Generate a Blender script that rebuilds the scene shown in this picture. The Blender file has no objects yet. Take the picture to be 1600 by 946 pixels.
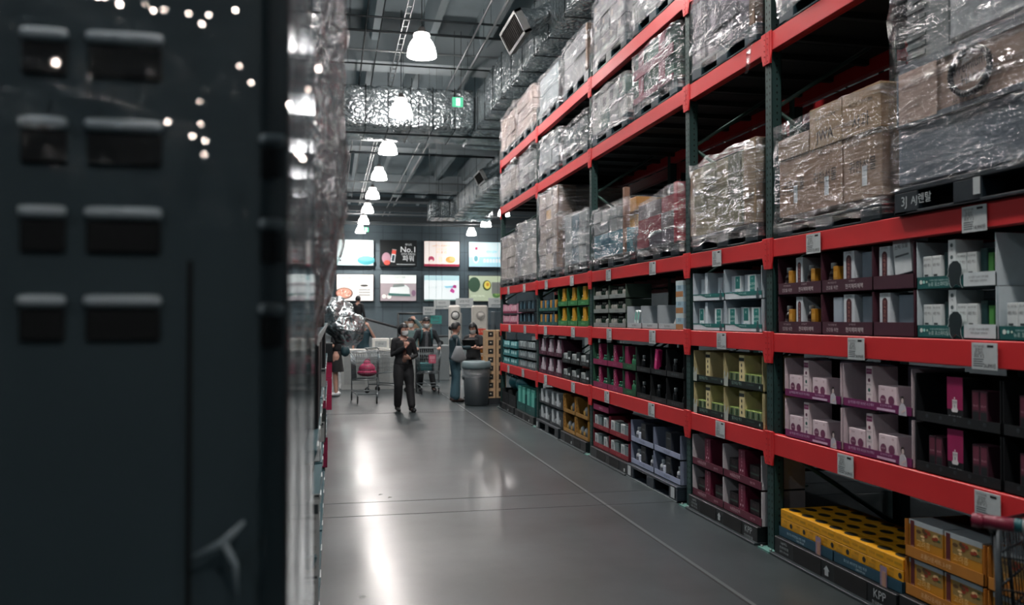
import bpy, math, random
from mathutils import Vector, Matrix, noise
random.seed(7)
PI = math.pi
SC = bpy.context.scene
COL = SC.collection

# ------------------------------------------------------------------ camera
FPX = 1350.0
YAW = math.atan(283/FPX); PIT = math.atan(25/FPX*math.cos(YAW))
cd = bpy.data.cameras.new('camera'); cam = bpy.data.objects.new('camera', cd); COL.objects.link(cam)
cam.location = (0, 0, 1.7)
cam.rotation_euler = (PI/2+PIT, 0, -YAW)
cd.sensor_width = 36; cd.lens = FPX*36/1600; cd.clip_start = .05; cd.clip_end = 200
cd.dof.use_dof = True; cd.dof.focus_distance = 8.5; cd.dof.aperture_fstop = 2.0
SC.camera = cam

# ------------------------------------------------------------------ world, exposure
w = bpy.data.worlds.new('world'); SC.world = w; w.use_nodes = True
w.node_tree.nodes['Background'].inputs[0].default_value = (.35, .55, .62, 1)
w.node_tree.nodes['Background'].inputs[1].default_value = .3
SC.view_settings.view_transform = 'Standard'; SC.view_settings.look = 'None'
SC.view_settings.gamma = 1; SC.view_settings.use_curve_mapping = False
SC.view_settings.exposure = 0.28
SC.cycles.max_bounces = 8; SC.cycles.transparent_max_bounces = 12
SC.cycles.sample_clamp_indirect = 4; SC.cycles.caustics_reflective = False; SC.cycles.caustics_refractive = False
LAMP_W = 165.0          # watts of each high-bay lamp
LAMP_COL = (1.0, .925, .885)
SIDE_FILL_W, SIDE_FILL_COL = 15.0, (.18, .72, 1.0)  # teal fill added through the side lamp rows to tint the shadows
LAMP_Y = [17.4+5.28*k for k in range(-4, 8)]

# ------------------------------------------------------------------ materials
def s2l(c):
    if isinstance(c, str):
        c = [int(c[i:i+2], 16)/255 for i in (0, 2, 4)]
    return [(x/12.92 if x <= .04045 else ((x+.055)/1.055)**2.4) for x in c[:3]]+[1]
MC = {}
def nd(nt, t, **k):
    n = nt.nodes.new(t)
    for a, b in k.items(): setattr(n, a, b)
    return n
def mat(col, rough=.5, metal=0, bump=0, var=.12, scale=18, spec=.5, emit=0):
    """plain painted, printed or moulded surface with a little procedural mottling"""
    key = (str(col), rough, metal, bump, var, scale, spec, emit)
    if key in MC: return MC[key]
    m = bpy.data.materials.new('surface'); m.use_nodes = True
    nt = m.node_tree; b = nt.nodes['Principled BSDF']; L = nt.links
    c = s2l(col)
    tc = nd(nt, 'ShaderNodeTexCoord'); ns = nd(nt, 'ShaderNodeTexNoise'); ns.inputs['Scale'].default_value = scale
    ns.inputs['Detail'].default_value = 3
    L.new(tc.outputs['Object'], ns.inputs['Vector'])
    mx = nd(nt, 'ShaderNodeMix', data_type='RGBA')
    mx.inputs[6].default_value = [x*(1-var) for x in c[:3]]+[1]
    mx.inputs[7].default_value = [min(1, x*(1+var)) for x in c[:3]]+[1]
    L.new(ns.outputs[0], mx.inputs[0]); L.new(mx.outputs[2], b.inputs['Base Color'])
    b.inputs['Roughness'].default_value = rough; b.inputs['Metallic'].default_value = metal
    b.inputs['Specular IOR Level'].default_value = spec
    if bump:
        bp = nd(nt, 'ShaderNodeBump'); bp.inputs['Strength'].default_value = bump; bp.inputs['Distance'].default_value = .01
        L.new(ns.outputs[0], bp.inputs['Height']); L.new(bp.outputs[0], b.inputs['Normal'])
    if emit:
        L.new(mx.outputs[2], b.inputs['Emission Color']); b.inputs['Emission Strength'].default_value = emit
    MC[key] = m; return m

def film_mat(milk=.10, streak=.5, tint='cfd8dc', ang=.5, scale=3.0, seed=0, rough=.11, base=.20, vert=False):
    key = ('film', milk, streak, tint, ang, scale, seed, rough, base, vert)
    if key in MC: return MC[key]
    m = bpy.data.materials.new('stretch_film'); m.use_nodes = True; nt = m.node_tree; L = nt.links
    nt.nodes.clear()
    out = nd(nt, 'ShaderNodeOutputMaterial'); tc = nd(nt, 'ShaderNodeTexCoord')
    mp = nd(nt, 'ShaderNodeMapping'); mp.inputs['Rotation'].default_value = (ang*.5, ang, 0)
    mp.inputs['Location'].default_value = (seed*1.7, seed*.9, seed)
    mp.inputs['Scale'].default_value = (scale*.5, scale*.5, scale*4)
    if vert: mp.inputs['Scale'].default_value = (scale*3, scale*3, scale*.7)
    L.new(tc.outputs['Object'], mp.inputs[0])
    n1 = nd(nt, 'ShaderNodeTexNoise'); n1.inputs['Scale'].default_value = 2.0; n1.inputs['Detail'].default_value = 4; n1.inputs['Roughness'].default_value = .6
    n1.inputs['Distortion'].default_value = .6
    L.new(mp.outputs[0], n1.inputs['Vector'])
    n2 = nd(nt, 'ShaderNodeTexNoise'); n2.inputs['Scale'].default_value = 14; n2.inputs['Detail'].default_value = 3; n2.inputs['Distortion'].default_value = 1.5
    L.new(tc.outputs['Object'], n2.inputs['Vector'])
    ad = nd(nt, 'ShaderNodeMath', operation='MULTIPLY_ADD'); ad.inputs[1].default_value = .3
    L.new(n2.outputs[0], ad.inputs[0]); L.new(n1.outputs[0], ad.inputs[2])
    bp = nd(nt, 'ShaderNodeBump'); bp.inputs['Strength'].default_value = 1; bp.inputs['Distance'].default_value = .06
    L.new(ad.outputs[0], bp.inputs['Height'])
    gl = nd(nt, 'ShaderNodeBsdfGlossy'); gl.inputs['Roughness'].default_value = rough; gl.inputs[0].default_value = (.95, .95, .97, 1)
    L.new(bp.outputs[0], gl.inputs['Normal'])
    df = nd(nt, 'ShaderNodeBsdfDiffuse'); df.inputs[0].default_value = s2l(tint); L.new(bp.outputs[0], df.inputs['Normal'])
    tr = nd(nt, 'ShaderNodeBsdfTransparent'); tr.inputs[0].default_value = (.96, .97, .98, 1)
    # streaks: film folds, plus wrinkle glints painted in as whiter diffuse lines
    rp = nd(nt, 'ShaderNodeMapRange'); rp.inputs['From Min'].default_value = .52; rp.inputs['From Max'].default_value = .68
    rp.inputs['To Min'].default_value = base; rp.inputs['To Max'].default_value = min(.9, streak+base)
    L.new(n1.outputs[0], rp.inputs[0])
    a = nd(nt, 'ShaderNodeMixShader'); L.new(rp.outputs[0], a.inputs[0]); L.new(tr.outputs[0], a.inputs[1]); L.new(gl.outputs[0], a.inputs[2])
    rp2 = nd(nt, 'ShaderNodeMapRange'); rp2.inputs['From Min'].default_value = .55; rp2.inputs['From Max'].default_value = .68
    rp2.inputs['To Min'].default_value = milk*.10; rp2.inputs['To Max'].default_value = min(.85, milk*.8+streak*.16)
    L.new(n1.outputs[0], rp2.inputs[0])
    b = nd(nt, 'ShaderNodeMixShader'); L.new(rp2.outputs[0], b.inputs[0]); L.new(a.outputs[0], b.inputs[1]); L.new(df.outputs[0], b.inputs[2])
    L.new(b.outputs[0], out.inputs[0]); MC[key] = m; return m

def sheet_mat():
    m = bpy.data.materials.new('clear_sheet'); m.use_nodes = True; nt = m.node_tree; L = nt.links; nt.nodes.clear()
    out = nd(nt, 'ShaderNodeOutputMaterial'); fr = nd(nt, 'ShaderNodeFresnel'); fr.inputs[0].default_value = 1.6
    tc = nd(nt, 'ShaderNodeTexCoord'); n1 = nd(nt, 'ShaderNodeTexNoise'); n1.inputs['Scale'].default_value = 5; n1.inputs['Detail'].default_value = 2
    L.new(tc.outputs['Object'], n1.inputs['Vector']); bp = nd(nt, 'ShaderNodeBump'); bp.inputs['Strength'].default_value = .15; bp.inputs['Distance'].default_value = .01
    L.new(n1.outputs[0], bp.inputs['Height']); L.new(bp.outputs[0], fr.inputs['Normal'])
    gl = nd(nt, 'ShaderNodeBsdfGlossy'); gl.inputs['Roughness'].default_value = .07; gl.inputs[0].default_value = (.62, .66, .68, 1); L.new(bp.outputs[0], gl.inputs['Normal'])
    tr = nd(nt, 'ShaderNodeBsdfTransparent'); tr.inputs[0].default_value = (.8, .84, .86, 1)
    mr = nd(nt, 'ShaderNodeMath', operation='ADD'); mr.inputs[1].default_value = .08; L.new(fr.outputs[0], mr.inputs[0])
    mx = nd(nt, 'ShaderNodeMixShader'); L.new(mr.outputs[0], mx.inputs[0]); L.new(tr.outputs[0], mx.inputs[1]); L.new(gl.outputs[0], mx.inputs[2]); L.new(mx.outputs[0], out.inputs[0])
    return m

def foil_mat():
    if 'foil' in MC: return MC['foil']
    m = bpy.data.materials.new('foil'); m.use_nodes = True; nt = m.node_tree; L = nt.links
    b = nt.nodes['Principled BSDF']; tc = nd(nt, 'ShaderNodeTexCoord')
    n1 = nd(nt, 'ShaderNodeTexNoise'); n1.inputs['Scale'].default_value = 5; n1.inputs['Detail'].default_value = 5; n1.inputs['Distortion'].default_value = 1.2
    v = nd(nt, 'ShaderNodeTexVoronoi'); v.inputs['Scale'].default_value = 7; v.feature = 'DISTANCE_TO_EDGE'
    L.new(tc.outputs['Object'], n1.inputs['Vector']); L.new(tc.outputs['Object'], v.inputs['Vector'])
    ad = nd(nt, 'ShaderNodeMath', operation='ADD'); L.new(n1.outputs[0], ad.inputs[0]); L.new(v.outputs[0], ad.inputs[1])
    bp = nd(nt, 'ShaderNodeBump'); bp.inputs['Strength'].default_value = 1; bp.inputs['Distance'].default_value = .05
    L.new(ad.outputs[0], bp.inputs['Height']); L.new(bp.outputs[0], b.inputs['Normal'])
    b.inputs['Base Color'].default_value = s2l('d3dcdf'); b.inputs['Metallic'].default_value = .9; b.inputs['Roughness'].default_value = .24
    MC['foil'] = m; return m

def concrete_floor():
    m = bpy.data.materials.new('polished_concrete'); m.use_nodes = True; nt = m.node_tree; L = nt.links
    b = nt.nodes['Principled BSDF']; tc = nd(nt, 'ShaderNodeTexCoord')
    n1 = nd(nt, 'ShaderNodeTexNoise'); n1.inputs['Scale'].default_value = .7; n1.inputs['Detail'].default_value = 6; n1.inputs['Roughness'].default_value = .6
    n2 = nd(nt, 'ShaderNodeTexNoise'); n2.inputs['Scale'].default_value = 130; n2.inputs['Detail'].default_value = 2
    for n in (n1, n2): L.new(tc.outputs['Object'], n.inputs['Vector'])
    cr = nd(nt, 'ShaderNodeValToRGB'); e = cr.color_ramp.elements
    e[0].position = .36; e[0].color = s2l('283436'); e[1].position = .64; e[1].color = s2l('434f53')
    L.new(n1.outputs[0], cr.inputs[0])
    mx = nd(nt, 'ShaderNodeMix', data_type='RGBA', blend_type='MULTIPLY'); mx.inputs[0].default_value = .5
    L.new(cr.outputs[0], mx.inputs[6]); L.new(n2.outputs[0], mx.inputs[7]); L.new(mx.outputs[2], b.inputs['Base Color'])
    r = nd(nt, 'ShaderNodeMapRange'); r.inputs['From Min'].default_value = .0; r.inputs['From Max'].default_value = 1
    r.inputs['To Min'].default_value = .12; r.inputs['To Max'].default_value = .30; r.inputs['From Min'].default_value = .15; r.inputs['From Max'].default_value = .95
    n4 = nd(nt, 'ShaderNodeTexNoise'); n4.inputs['Scale'].default_value = .9; n4.inputs['Detail'].default_value = 1; L.new(tc.outputs['Object'], n4.inputs['Vector'])
    L.new(n4.outputs[0], r.inputs[0]); L.new(r.outputs[0], b.inputs['Coat Roughness']); b.inputs['Coat Weight'].default_value = .6; b.inputs['Coat IOR'].default_value = 1.42; b.inputs['Roughness'].default_value = .5
    b.inputs['Specular IOR Level'].default_value = .35
    return m

# ------------------------------------------------------------------ mesh builder
GL = {}
def glyph(s):
    if s in GL: return GL[s]
    c = bpy.data.curves.new('t', 'FONT'); c.body = s; c.align_x = 'CENTER'; c.align_y = 'CENTER'; c.resolution_u = 2
    o = bpy.data.objects.new('t', c); COL.objects.link(o)
    me = bpy.data.meshes.new_from_object(o.evaluated_get(bpy.context.evaluated_depsgraph_get()))
    r = ([tuple(v.co[:2]) for v in me.vertices], [tuple(p.vertices) for p in me.polygons])
    COL.objects.unlink(o); bpy.data.objects.remove(o); bpy.data.curves.remove(c); bpy.data.meshes.remove(me)
    xs = [v[0] for v in r[0]] or [0, 1]
    GL[s] = (r[0], r[1], max(xs)-min(xs)); return GL[s]

class MB:
    def __init__(s): s.V = []; s.F = []; s.I = []; s.mats = []; s.sm = []
    def mi(s, m):
        if m not in s.mats: s.mats.append(m)
        return s.mats.index(m)
    def add(s, vs, fs, m, smooth=False):
        b = len(s.V); i = s.mi(m)
        s.V += [tuple(v) for v in vs]
        for f in fs: s.F.append(tuple(b+k for k in f)); s.I.append(i); s.sm.append(smooth)
        return s
    def box(s, x0, y0, z0, x1, y1, z1, m, c=0, M=None):
        if x0 > x1: x0, x1 = x1, x0
        if y0 > y1: y0, y1 = y1, y0
        if z0 > z1: z0, z1 = z1, z0
        if not c:
            v = [(x, y, z) for z in (z0, z1) for y in (y0, y1) for x in (x0, x1)]
            f = [(0, 2, 3, 1), (4, 5, 7, 6), (0, 1, 5, 4), (2, 6, 7, 3), (0, 4, 6, 2), (1, 3, 7, 5)]
        else:
            # chamfered box
            v = []; f = []
            idx = {}
            for ix in (0, 1):
                for iy in (0, 1):
                    for iz in (0, 1):
                        X = (x0, x1)[ix]; Y = (y0, y1)[iy]; Z = (z0, z1)[iz]
                        dx = c if ix == 0 else -c; dy = c if iy == 0 else -c; dz = c if iz == 0 else -c
                        for k, p in enumerate(((X, Y+dy, Z+dz), (X+dx, Y, Z+dz), (X+dx, Y+dy, Z))):
                            idx[(ix, iy, iz, k)] = len(v); v.append(p)
                        f.append(tuple(idx[(ix, iy, iz, k)] for k in range(3)))
            for a in (0, 1):
                f.append([idx[(a, 0, 0, 0)], idx[(a, 1, 0, 0)], idx[(a, 1, 1, 0)], idx[(a, 0, 1, 0)]])
                f.append([idx[(0, a, 0, 1)], idx[(1, a, 0, 1)], idx[(1, a, 1, 1)], idx[(0, a, 1, 1)]])
                f.append([idx[(0, 0, a, 2)], idx[(1, 0, a, 2)], idx[(1, 1, a, 2)], idx[(0, 1, a, 2)]])
            for a in (0, 1):
                for b in (0, 1):
                    f.append([idx[(a, b, 0, 0)], idx[(a, b, 1, 0)], idx[(a, b, 1, 1)], idx[(a, b, 0, 1)]])
                    f.append([idx[(a, 0, b, 0)], idx[(a, 1, b, 0)], idx[(a, 1, b, 2)], idx[(a, 0, b, 2)]])
                    f.append([idx[(0, a, b, 1)], idx[(1, a, b, 1)], idx[(1, a, b, 2)], idx[(0, a, b, 2)]])
            ctr = Vector(((x0+x1)/2, (y0+y1)/2, (z0+z1)/2))
            g = []
            for q in f:
                P = [Vector(v[k]) for k in q]; n = (P[1]-P[0]).cross(P[2]-P[0])
                g.append(tuple(q) if n.dot(sum(P, Vector())/len(P)-ctr) > 0 else tuple(reversed(q)))
            f = g
        if M is not None: v = [M @ Vector(p) for p in v]
        return s.add(v, f, m)
    def prism(s, poly, a0, a1, m, axis='y'):
        """polygon in the two other axes, pushed along axis"""
        n = len(poly)
        def P(p, a):
            if axis == 'y': return (p[0], a, p[1])
            if axis == 'x': return (a, p[0], p[1])
            return (p[0], p[1], a)
        v = [P(p, a0) for p in poly]+[P(p, a1) for p in poly]
        f = [tuple(range(n)), tuple(range(2*n-1, n-1, -1))]+[(i, i+n, (i+1) % n+n, (i+1) % n) for i in range(n)]
        return s.add(v, f, m)
    def tube(s, pts, r, m, n=8, cap=True, closed=False):
        pts = [Vector(p) for p in pts]; v = []; f = []; k = len(pts)
        rr = r if isinstance(r, (list, tuple)) else [r]*k
        prev = None
        for i, p in enumerate(pts):
            if closed: t = pts[(i+1) % k]-pts[i-1]
            else: t = (pts[min(i+1, k-1)]-pts[max(i-1, 0)])
            t.normalize()
            if prev is None: u = t.orthogonal().normalized()
            else:
                u = prev-t*prev.dot(t); u = u.normalized() if u.length > 1e-6 else t.orthogonal().normalized()
            prev = u; q = t.cross(u)
            for j in range(n):
                a = 2*PI*j/n; v.append(p+(u*math.cos(a)+q*math.sin(a))*rr[i])
        for i in range(k if closed else k-1):
            for j in range(n):
                a = i*n+j; b = i*n+(j+1) % n; c = ((i+1) % k)*n+(j+1) % n; d = ((i+1) % k)*n+j
                f.append((a, b, c, d))
        if cap and not closed: f += [tuple(range(n-1, -1, -1)), tuple(range((k-1)*n, k*n))]
        return s.add(v, f, m, True)
    def lathe(s, prof, m, n=20, o=(0, 0, 0), axis='z', M=None):
        v = []; f = []; k = len(prof)
        for r, z in prof:
            for j in range(n):
                a = 2*PI*j/n
                p = (r*math.cos(a), r*math.sin(a), z) if axis == 'z' else ((z, r*math.cos(a), r*math.sin(a)) if axis == 'x' else (r*math.cos(a), z, -r*math.sin(a)))
                v.append((p[0]+o[0], p[1]+o[1], p[2]+o[2]))
        for i in range(k-1):
            for j in range(n):
                f.append((i*n+j, i*n+(j+1) % n, (i+1)*n+(j+1) % n, (i+1)*n+j))
        if M is not None: v = [M @ Vector(p) for p in v]
        return s.add(v, f, m, True)
    def ell(s, c, r, m, n=16, k=10):
        prof = [(max(1e-4, math.sin(PI*i/k)), -math.cos(PI*i/k)) for i in range(k+1)]
        b = len(s.V); s.lathe(prof, m, n)
        for i in range(b, len(s.V)):
            x, y, z = s.V[i]; s.V[i] = (c[0]+x*r[0], c[1]+y*r[1], c[2]+z*r[2])
        return s
    def text(s, t, size, x, y, z, m, wmax=None, rot=0, flip=False):
        """lettering standing upright, read from -y; centred at x, z"""
        vs, fs, wd = glyph(t)
        sx = size
        if wmax and wd*size > wmax: sx = wmax/wd
        c, n = math.cos(rot), math.sin(rot)
        out = [(x+(a*sx)*c-(b*size)*n, y, z+(a*sx)*n+(b*size)*c) for a, b in vs]
        return s.add(out, fs, m)
    def disc(s, x, y, z, rx, rz, m, n=20):
        return s.add([(x+rx*math.cos(2*PI*j/n), y, z+rz*math.sin(2*PI*j/n)) for j in range(n)], [tuple(range(n))], m)
    def card(s, x0, z0, x1, z1, y, m):
        return s.add([(x0, y, z0), (x1, y, z0), (x1, y, z1), (x0, y, z1)], [(0, 1, 2, 3)], m)
    def build(s, name, parent=None, bev=0, remesh=0, sub=0):
        me = bpy.data.meshes.new(name); me.from_pydata(s.V, [], s.F)
        for m in s.mats: me.materials.append(m)
        me.polygons.foreach_set('material_index', s.I)
        me.polygons.foreach_set('use_smooth', s.sm)
        me.update()
        o = bpy.data.objects.new(name, me); COL.objects.link(o)
        if parent: o.parent = parent
        if remesh:
            r = o.modifiers.new('r', 'REMESH'); r.mode = 'VOXEL'; r.voxel_size = remesh; r.use_smooth_shade = True
            q = o.modifiers.new('s', 'SMOOTH'); q.iterations = 3; q.factor = .5
        if bev:
            b = o.modifiers.new('b', 'BEVEL'); b.width = bev; b.segments = 2; b.limit_method = 'ANGLE'
        if sub:
            b = o.modifiers.new('u', 'SUBSURF'); b.levels = b.render_levels = sub
        return o

USED = {}
def tag(o, label, cat, group=None, kind=None):
    if label:
        wd = label.split()
        if len(wd) > 16: print('LONG LABEL', len(wd), label)
        if label in USED: print('DUP LABEL', label)
        USED[label] = 1
        o['label'] = label
    if cat: o['category'] = cat
    if group: o['group'] = group
    if kind: o['kind'] = kind
    return o
def thing(name, loc, rz, label, cat, group=None):
    o = bpy.data.objects.new(name, None); COL.objects.link(o); o.empty_display_size = .1
    o.location = loc; o.rotation_euler = (0, 0, rz)
    return tag(o, label, cat, group)
def put(o, loc, rz=0): o.location = loc; o.rotation_euler = (0, 0, rz); return o
def struct(o): o['kind'] = 'structure'; return o
def copy_tree(o, parent=None):
    c = o.copy(); COL.objects.link(c)
    if parent: c.parent = parent
    for ch in list(o.children): copy_tree(ch, c)
    return c
ORD = ['first', 'second', 'third', 'fourth', 'fifth', 'sixth', 'seventh', 'eighth', 'ninth', 'tenth', 'eleventh', 'twelfth', 'thirteenth', 'fourteenth']
RS = -PI/2              # things on the long rack face the aisle (-X)

WHITE = mat('d8dcdc', .55); INK = mat('14181b', .6); PAPER = mat('c3cbcc', .6)
RED = mat('d62f33', .42, var=.06, scale=5, bump=.05); GREEN = mat('21413f', .5, var=.2, scale=6)
HOLE = mat('06090a', .9); BLACK = mat('101416', .5); BLKP = mat('141a1d', .45, var=.25, scale=9)
STEEL = mat('8d9496', .35, metal=.9); ZINC = mat('6f787a', .45, metal=.6)
# ================================================================== building shell
def shell():
    g = mat('343b3f', .8, var=.15, scale=2)
    b = MB(); b.box(-14, -6, -.2, 16, 56, 0, concrete_floor())
    jm = mat('26282a', .9)
    b.box(2.432, -6, 0, 2.446, 56, .0012, jm); b.box(2.446, -6, 0, 2.475, 56, .0008, mat('525a5c', .4))
    for y in (7.55, 8.1, 15.6, 23.6): b.box(-14, y, 0, 16, y+.010, .0012, jm)
    struct(b.build('floor'))
    # back wall of board panels
    wm = mat('5b6b72', .75, var=.22, scale=1.2, bump=.05)
    b = MB(); b.box(-14, 56, 0, 16, 56.2, 10, wm)
    for z in [1.2*k for k in range(1, 8)]: b.box(-14, 55.985, z, 16, 56, z+.02, g)
    for x in [-13+1.25*k for k in range(24)]: b.box(x, 55.985, 0, x+.02, 56, 8.6, g)
    struct(b.build('wall_back'))
    for nm, x in (('wall_left', -14.2), ('wall_right', 16)):
        b = MB(); b.box(x, -6, 0, x+.2, 56, 10, mat('4b5357', .8, var=.2, scale=1)); struct(b.build(nm))
    b = MB(); b.box(-14, -6.2, 0, 16, -6, 10, mat('4b5357', .8, var=.2, scale=1)); struct(b.build('wall_front'))
    cm = mat('a8b6bb', .8, var=.15, scale=1.5)
    b = MB(); b.box(-14, -6, 9.8, 16, 56, 10, cm)
    x = -13.4
    while x < 16:       # stems of the concrete double-T slab
        b.prism([(x-.09, 9.0), (x+.09, 9.0), (x+.17, 9.8), (x-.17, 9.8)], -6, 56, cm)
        x += 1.45
    struct(b.build('ceiling'))
    for y in (11.4, 22.8, 34.2, 45.6):
        b = MB(); b.box(-14, y, 8.45, 16, y+1.0, 9.25, mat('b8c4c8', .8, var=.12, scale=1.5)); struct(b.build('ceiling_beam'))
    for y, z, h in ((51.2, 8.0, .3), (53.0, 7.55, .35), (48.8, 8.3, .2)):
        b = MB(); b.box(-14, y, z, 16, y+.3, z+h, mat('50585c', .6, var=.15)); struct(b.build('ceiling_beam'))
    b = MB(); b.box(-14, 55.95, 0, 16, 56, .15, g); struct(b.build('baseboard_back'))
shell()

# ---- pipes and conduits under the slab
def pipes():
    pm = mat('2c3336', .5, metal=.3); gm = mat('a7acae', .4, metal=.5)
    hg = lambda b, x, y, z, t=8.99: b.tube([(x, y, z), (x, y, t)], .006, pm, 4)
    for i, (y, z, r, m) in enumerate(((19.0, 8.3, .025, pm), (19.95, 8.3, .03, pm), (21.4, 8.3, .025, gm), (22.4, 8.25, .022, pm),
                                   (24.6, 6.93, .03, pm), (34.0, 8.15, .045, pm), (41.5, 8.2, .04, gm), (47.2, 8.0, .05, gm), (50.2, 7.7, .05, gm), (52.3, 7.35, .05, gm), (44.0, 8.0, .03, pm))):
        b = MB(); b.tube([(-14, y, z), (16, y, z)], r, m, 8)
        for x in [-12+3.1*k for k in range(9)]:
            if y != 24.6: hg(b, x, y, z)
        tag(b.build('sprinkler_pipe'), '%s ceiling pipe crossing the aisle, %s one out from the camera' % ('pale' if m is gm else 'dark', ORD[i]), 'pipe', 'pipes crossing under the ceiling')
    for i, (x, z, r, m) in enumerate(((3.58, 8.3, .035, gm), (3.2, 8.2, .025, gm), (.75, 8.3, .02, pm), (7.0, 8.2, .03, pm), (1.1, 8.4, .015, pm))):
        b = MB(); b.tube([(x, 4, z), (x, 55.9, z)], r, m, 8)
        for y in (11.9, 23.3, 34.7, 46.1): hg(b, x, y, z, 8.449)
        lab = ['pale conduit running down the aisle ceiling beside the foil duct', 'thinner pale conduit on the ceiling next to the thick one', 'thin dark conduit along the ceiling near the lamp row',
               'dark conduit under the ceiling above the rack tops', 'thinnest dark wire run along the aisle ceiling'][i]
        tag(b.build('conduit'), lab, 'conduit')
    b = MB(); x = 1.62     # cable tray above the lamps
    for dx in (-.06, .06): b.box(x+dx-.008, 3, 8.3, x+dx+.008, 55.5, 8.36, gm)
    for k in range(120): b.box(x-.06, 3.2+.43*k, 8.31, x+.06, 3.23+.43*k, 8.33, gm)
    for y in (11.9, 23.3, 34.7, 46.1): hg(b, x-.07, y, 8.3, 8.449); hg(b, x+.07, y, 8.3, 8.449)
    tag(b.build('cable_tray'), 'pale metal cable tray hung along the row of lamps', 'cable tray')
pipes()

# ---- ducts wrapped in silver foil
def duct(label, p0, p1, w, h, band=1.0, sag=.05, cuts=8, seed=0):
    """box duct from p0 to p1 (bottom centre line) along x or y, quilted foil"""
    p0, p1 = Vector(p0), Vector(p1); L = (p1-p0).length; t = (p1-p0).normalized(); sd = Vector((-t.y, t.x, 0))
    b = MB(); fm = foil_mat(); nl = max(2, int(L/band*cuts)); ring = []
    q = 9
    for i in range(q): ring.append((-w/2+w*i/q, 0, 0, -1))
    for i in range(q): ring.append((w/2, h*i/q, 1, 0))
    for i in range(q): ring.append((w/2-w*i/q, h, 0, 1))
    for i in range(q): ring.append((-w/2, h-h*i/q, -1, 0))
    n = len(ring); V = []; F = []
    for k in range(nl+1):
        s = L*k/nl; ph = (s % band)/band
        bul = sag*(math.sin(PI*ph)**.6)
        for (a, z, na, nz) in ring:
            p = p0+t*s+sd*a+Vector((0, 0, z))
            nv = sd*na+Vector((0, 0, nz))
            wr = noise.noise((p*1.9)+Vector((seed, 0, 0)))*.05+noise.noise(p*5.0)*.022
            V.append(p+nv*(bul+wr))
    for k in range(nl):
        for j in range(n): F.append((k*n+j, k*n+(j+1) % n, (k+1)*n+(j+1) % n, (k+1)*n+j))
    F += [tuple(range(n-1, -1, -1)), tuple(range(nl*n, nl*n+n))]
    b.add(V, F, fm, True)
    o = tag(b.build('air_duct'), label, 'duct')
    k = 0; s = 0        # dark bands strapped round the duct
    while s <= L+.01:
        sb = MB()
        c = p0+t*s
        pts = [c+sd*(-w/2-.03)+Vector((0, 0, -.03)), c+sd*(w/2+.03)+Vector((0, 0, -.03)), c+sd*(w/2+.03)+Vector((0, 0, h+.03)), c+sd*(-w/2-.03)+Vector((0, 0, h+.03))]
        sb.tube(pts, .012, mat('30383b', .5, metal=.4), 4, closed=True)
        s += band; sb.build('strap', o)
    for e in (L*.12, L*.5, L*.88):
        c = p0+t*e; hb = MB(); 
        for sg in (-1, 1): hb.tube([c+sd*sg*(w/2+.05)+Vector((0, 0, -.03)), c+sd*sg*(w/2+.05)+Vector((0, 0, 8.99-c.z))], .01, mat('30383b', .5, metal=.4), 5)
        hb.build('hanger_rod', o)
    return o
main = duct('long silver foil duct running above the red rack', (4.8, 6.5, 7.02), (4.8, 26.5, 7.02), 1.55, 1.05, band=1.15)
duct('silver foil duct crossing the aisle behind the second lamp', (-9, 25.1, 7.02), (3.93, 25.1, 7.02), 2.0, 1.12, band=.62, cuts=6, seed=4)
duct('far silver foil duct running on toward the back wall', (7.05, 30, 7.02), (7.05, 44.9, 7.02), 1.5, 1.0, band=1.2, seed=8)
duct('far silver foil duct pointing out over the aisle near the back wall', (5.1, 45.9, 7.02), (8.4, 45.9, 7.02), 1.7, .85, band=.5, seed=12)

def grille(loc, s, ang, tilt, label, L=.85):
    """square air outlet on a short foil branch"""
    t = thing('air_outlet', loc, ang, label, 'air vent')
    t.rotation_euler = (0, tilt, ang)
    b = MB(); fr = mat('b9bcbb', .45, metal=.3)
    h, wd = .23*s, .70*s
    for z0, z1, y0, y1 in ((-h, -h+.05*s, -wd, wd), (h-.05*s, h, -wd, wd), (-h, h, -wd, -wd+.05*s), (-h, h, wd-.05*s, wd)): b.box(-.06*s, y0, z0, .08*s, y1, z1, fr)
    b.build('frame', t)
    c = MB(); dk = mat('3a3734', .6)
    c.box(.02*s, -wd+.04*s, -h+.04*s, .05*s, wd-.04*s, h-.04*s, mat('1c1c1c', .7))
    for k in range(13):
        y = -wd+.07*s+k*(2*wd-.14*s)/12; c.box(-.04*s, y-.008*s, -h+.05*s, .02*s, y+.008*s, h-.05*s, dk)
    c.build('louvre', t)
    e = MB(); n = 24; V = []; F = []
    for k in range(9):
        u = k/8; x = .06*s+u*L
        for j in range(n):
            a = 2*PI*j/n; cy, cz = math.cos(a), math.sin(a)
            sq = 1/max(abs(cy), abs(cz)); f = (1-min(1, u*2.2))
            r = (sq*f+1*(1-f)); wr = 1+.06*noise.noise(Vector((x*4, cy*3, cz*3+ang)))
            V.append((x, cy*r*wd*.96*wr*(1-.18*min(1, u*2)), cz*r*h*.98*wr*(1-.02*u)))
    for k in range(8):
        for j in range(n): F.append((k*n+j, k*n+(j+1) % n, (k+1)*n+(j+1) % n, (k+1)*n+j))
    e.add(V, F, foil_mat(), True); e.build('foil_sleeve', t)
    return t
grille((3.40, 16.0, 7.14), 1.0, 0, -.49, 'framed square air vent on a foil sleeve in front of the long duct')
grille((5.62, 32.8, 7.12), 1.0, 0, -.49, 'smaller-looking framed air vent far down the aisle by the back duct')

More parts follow.
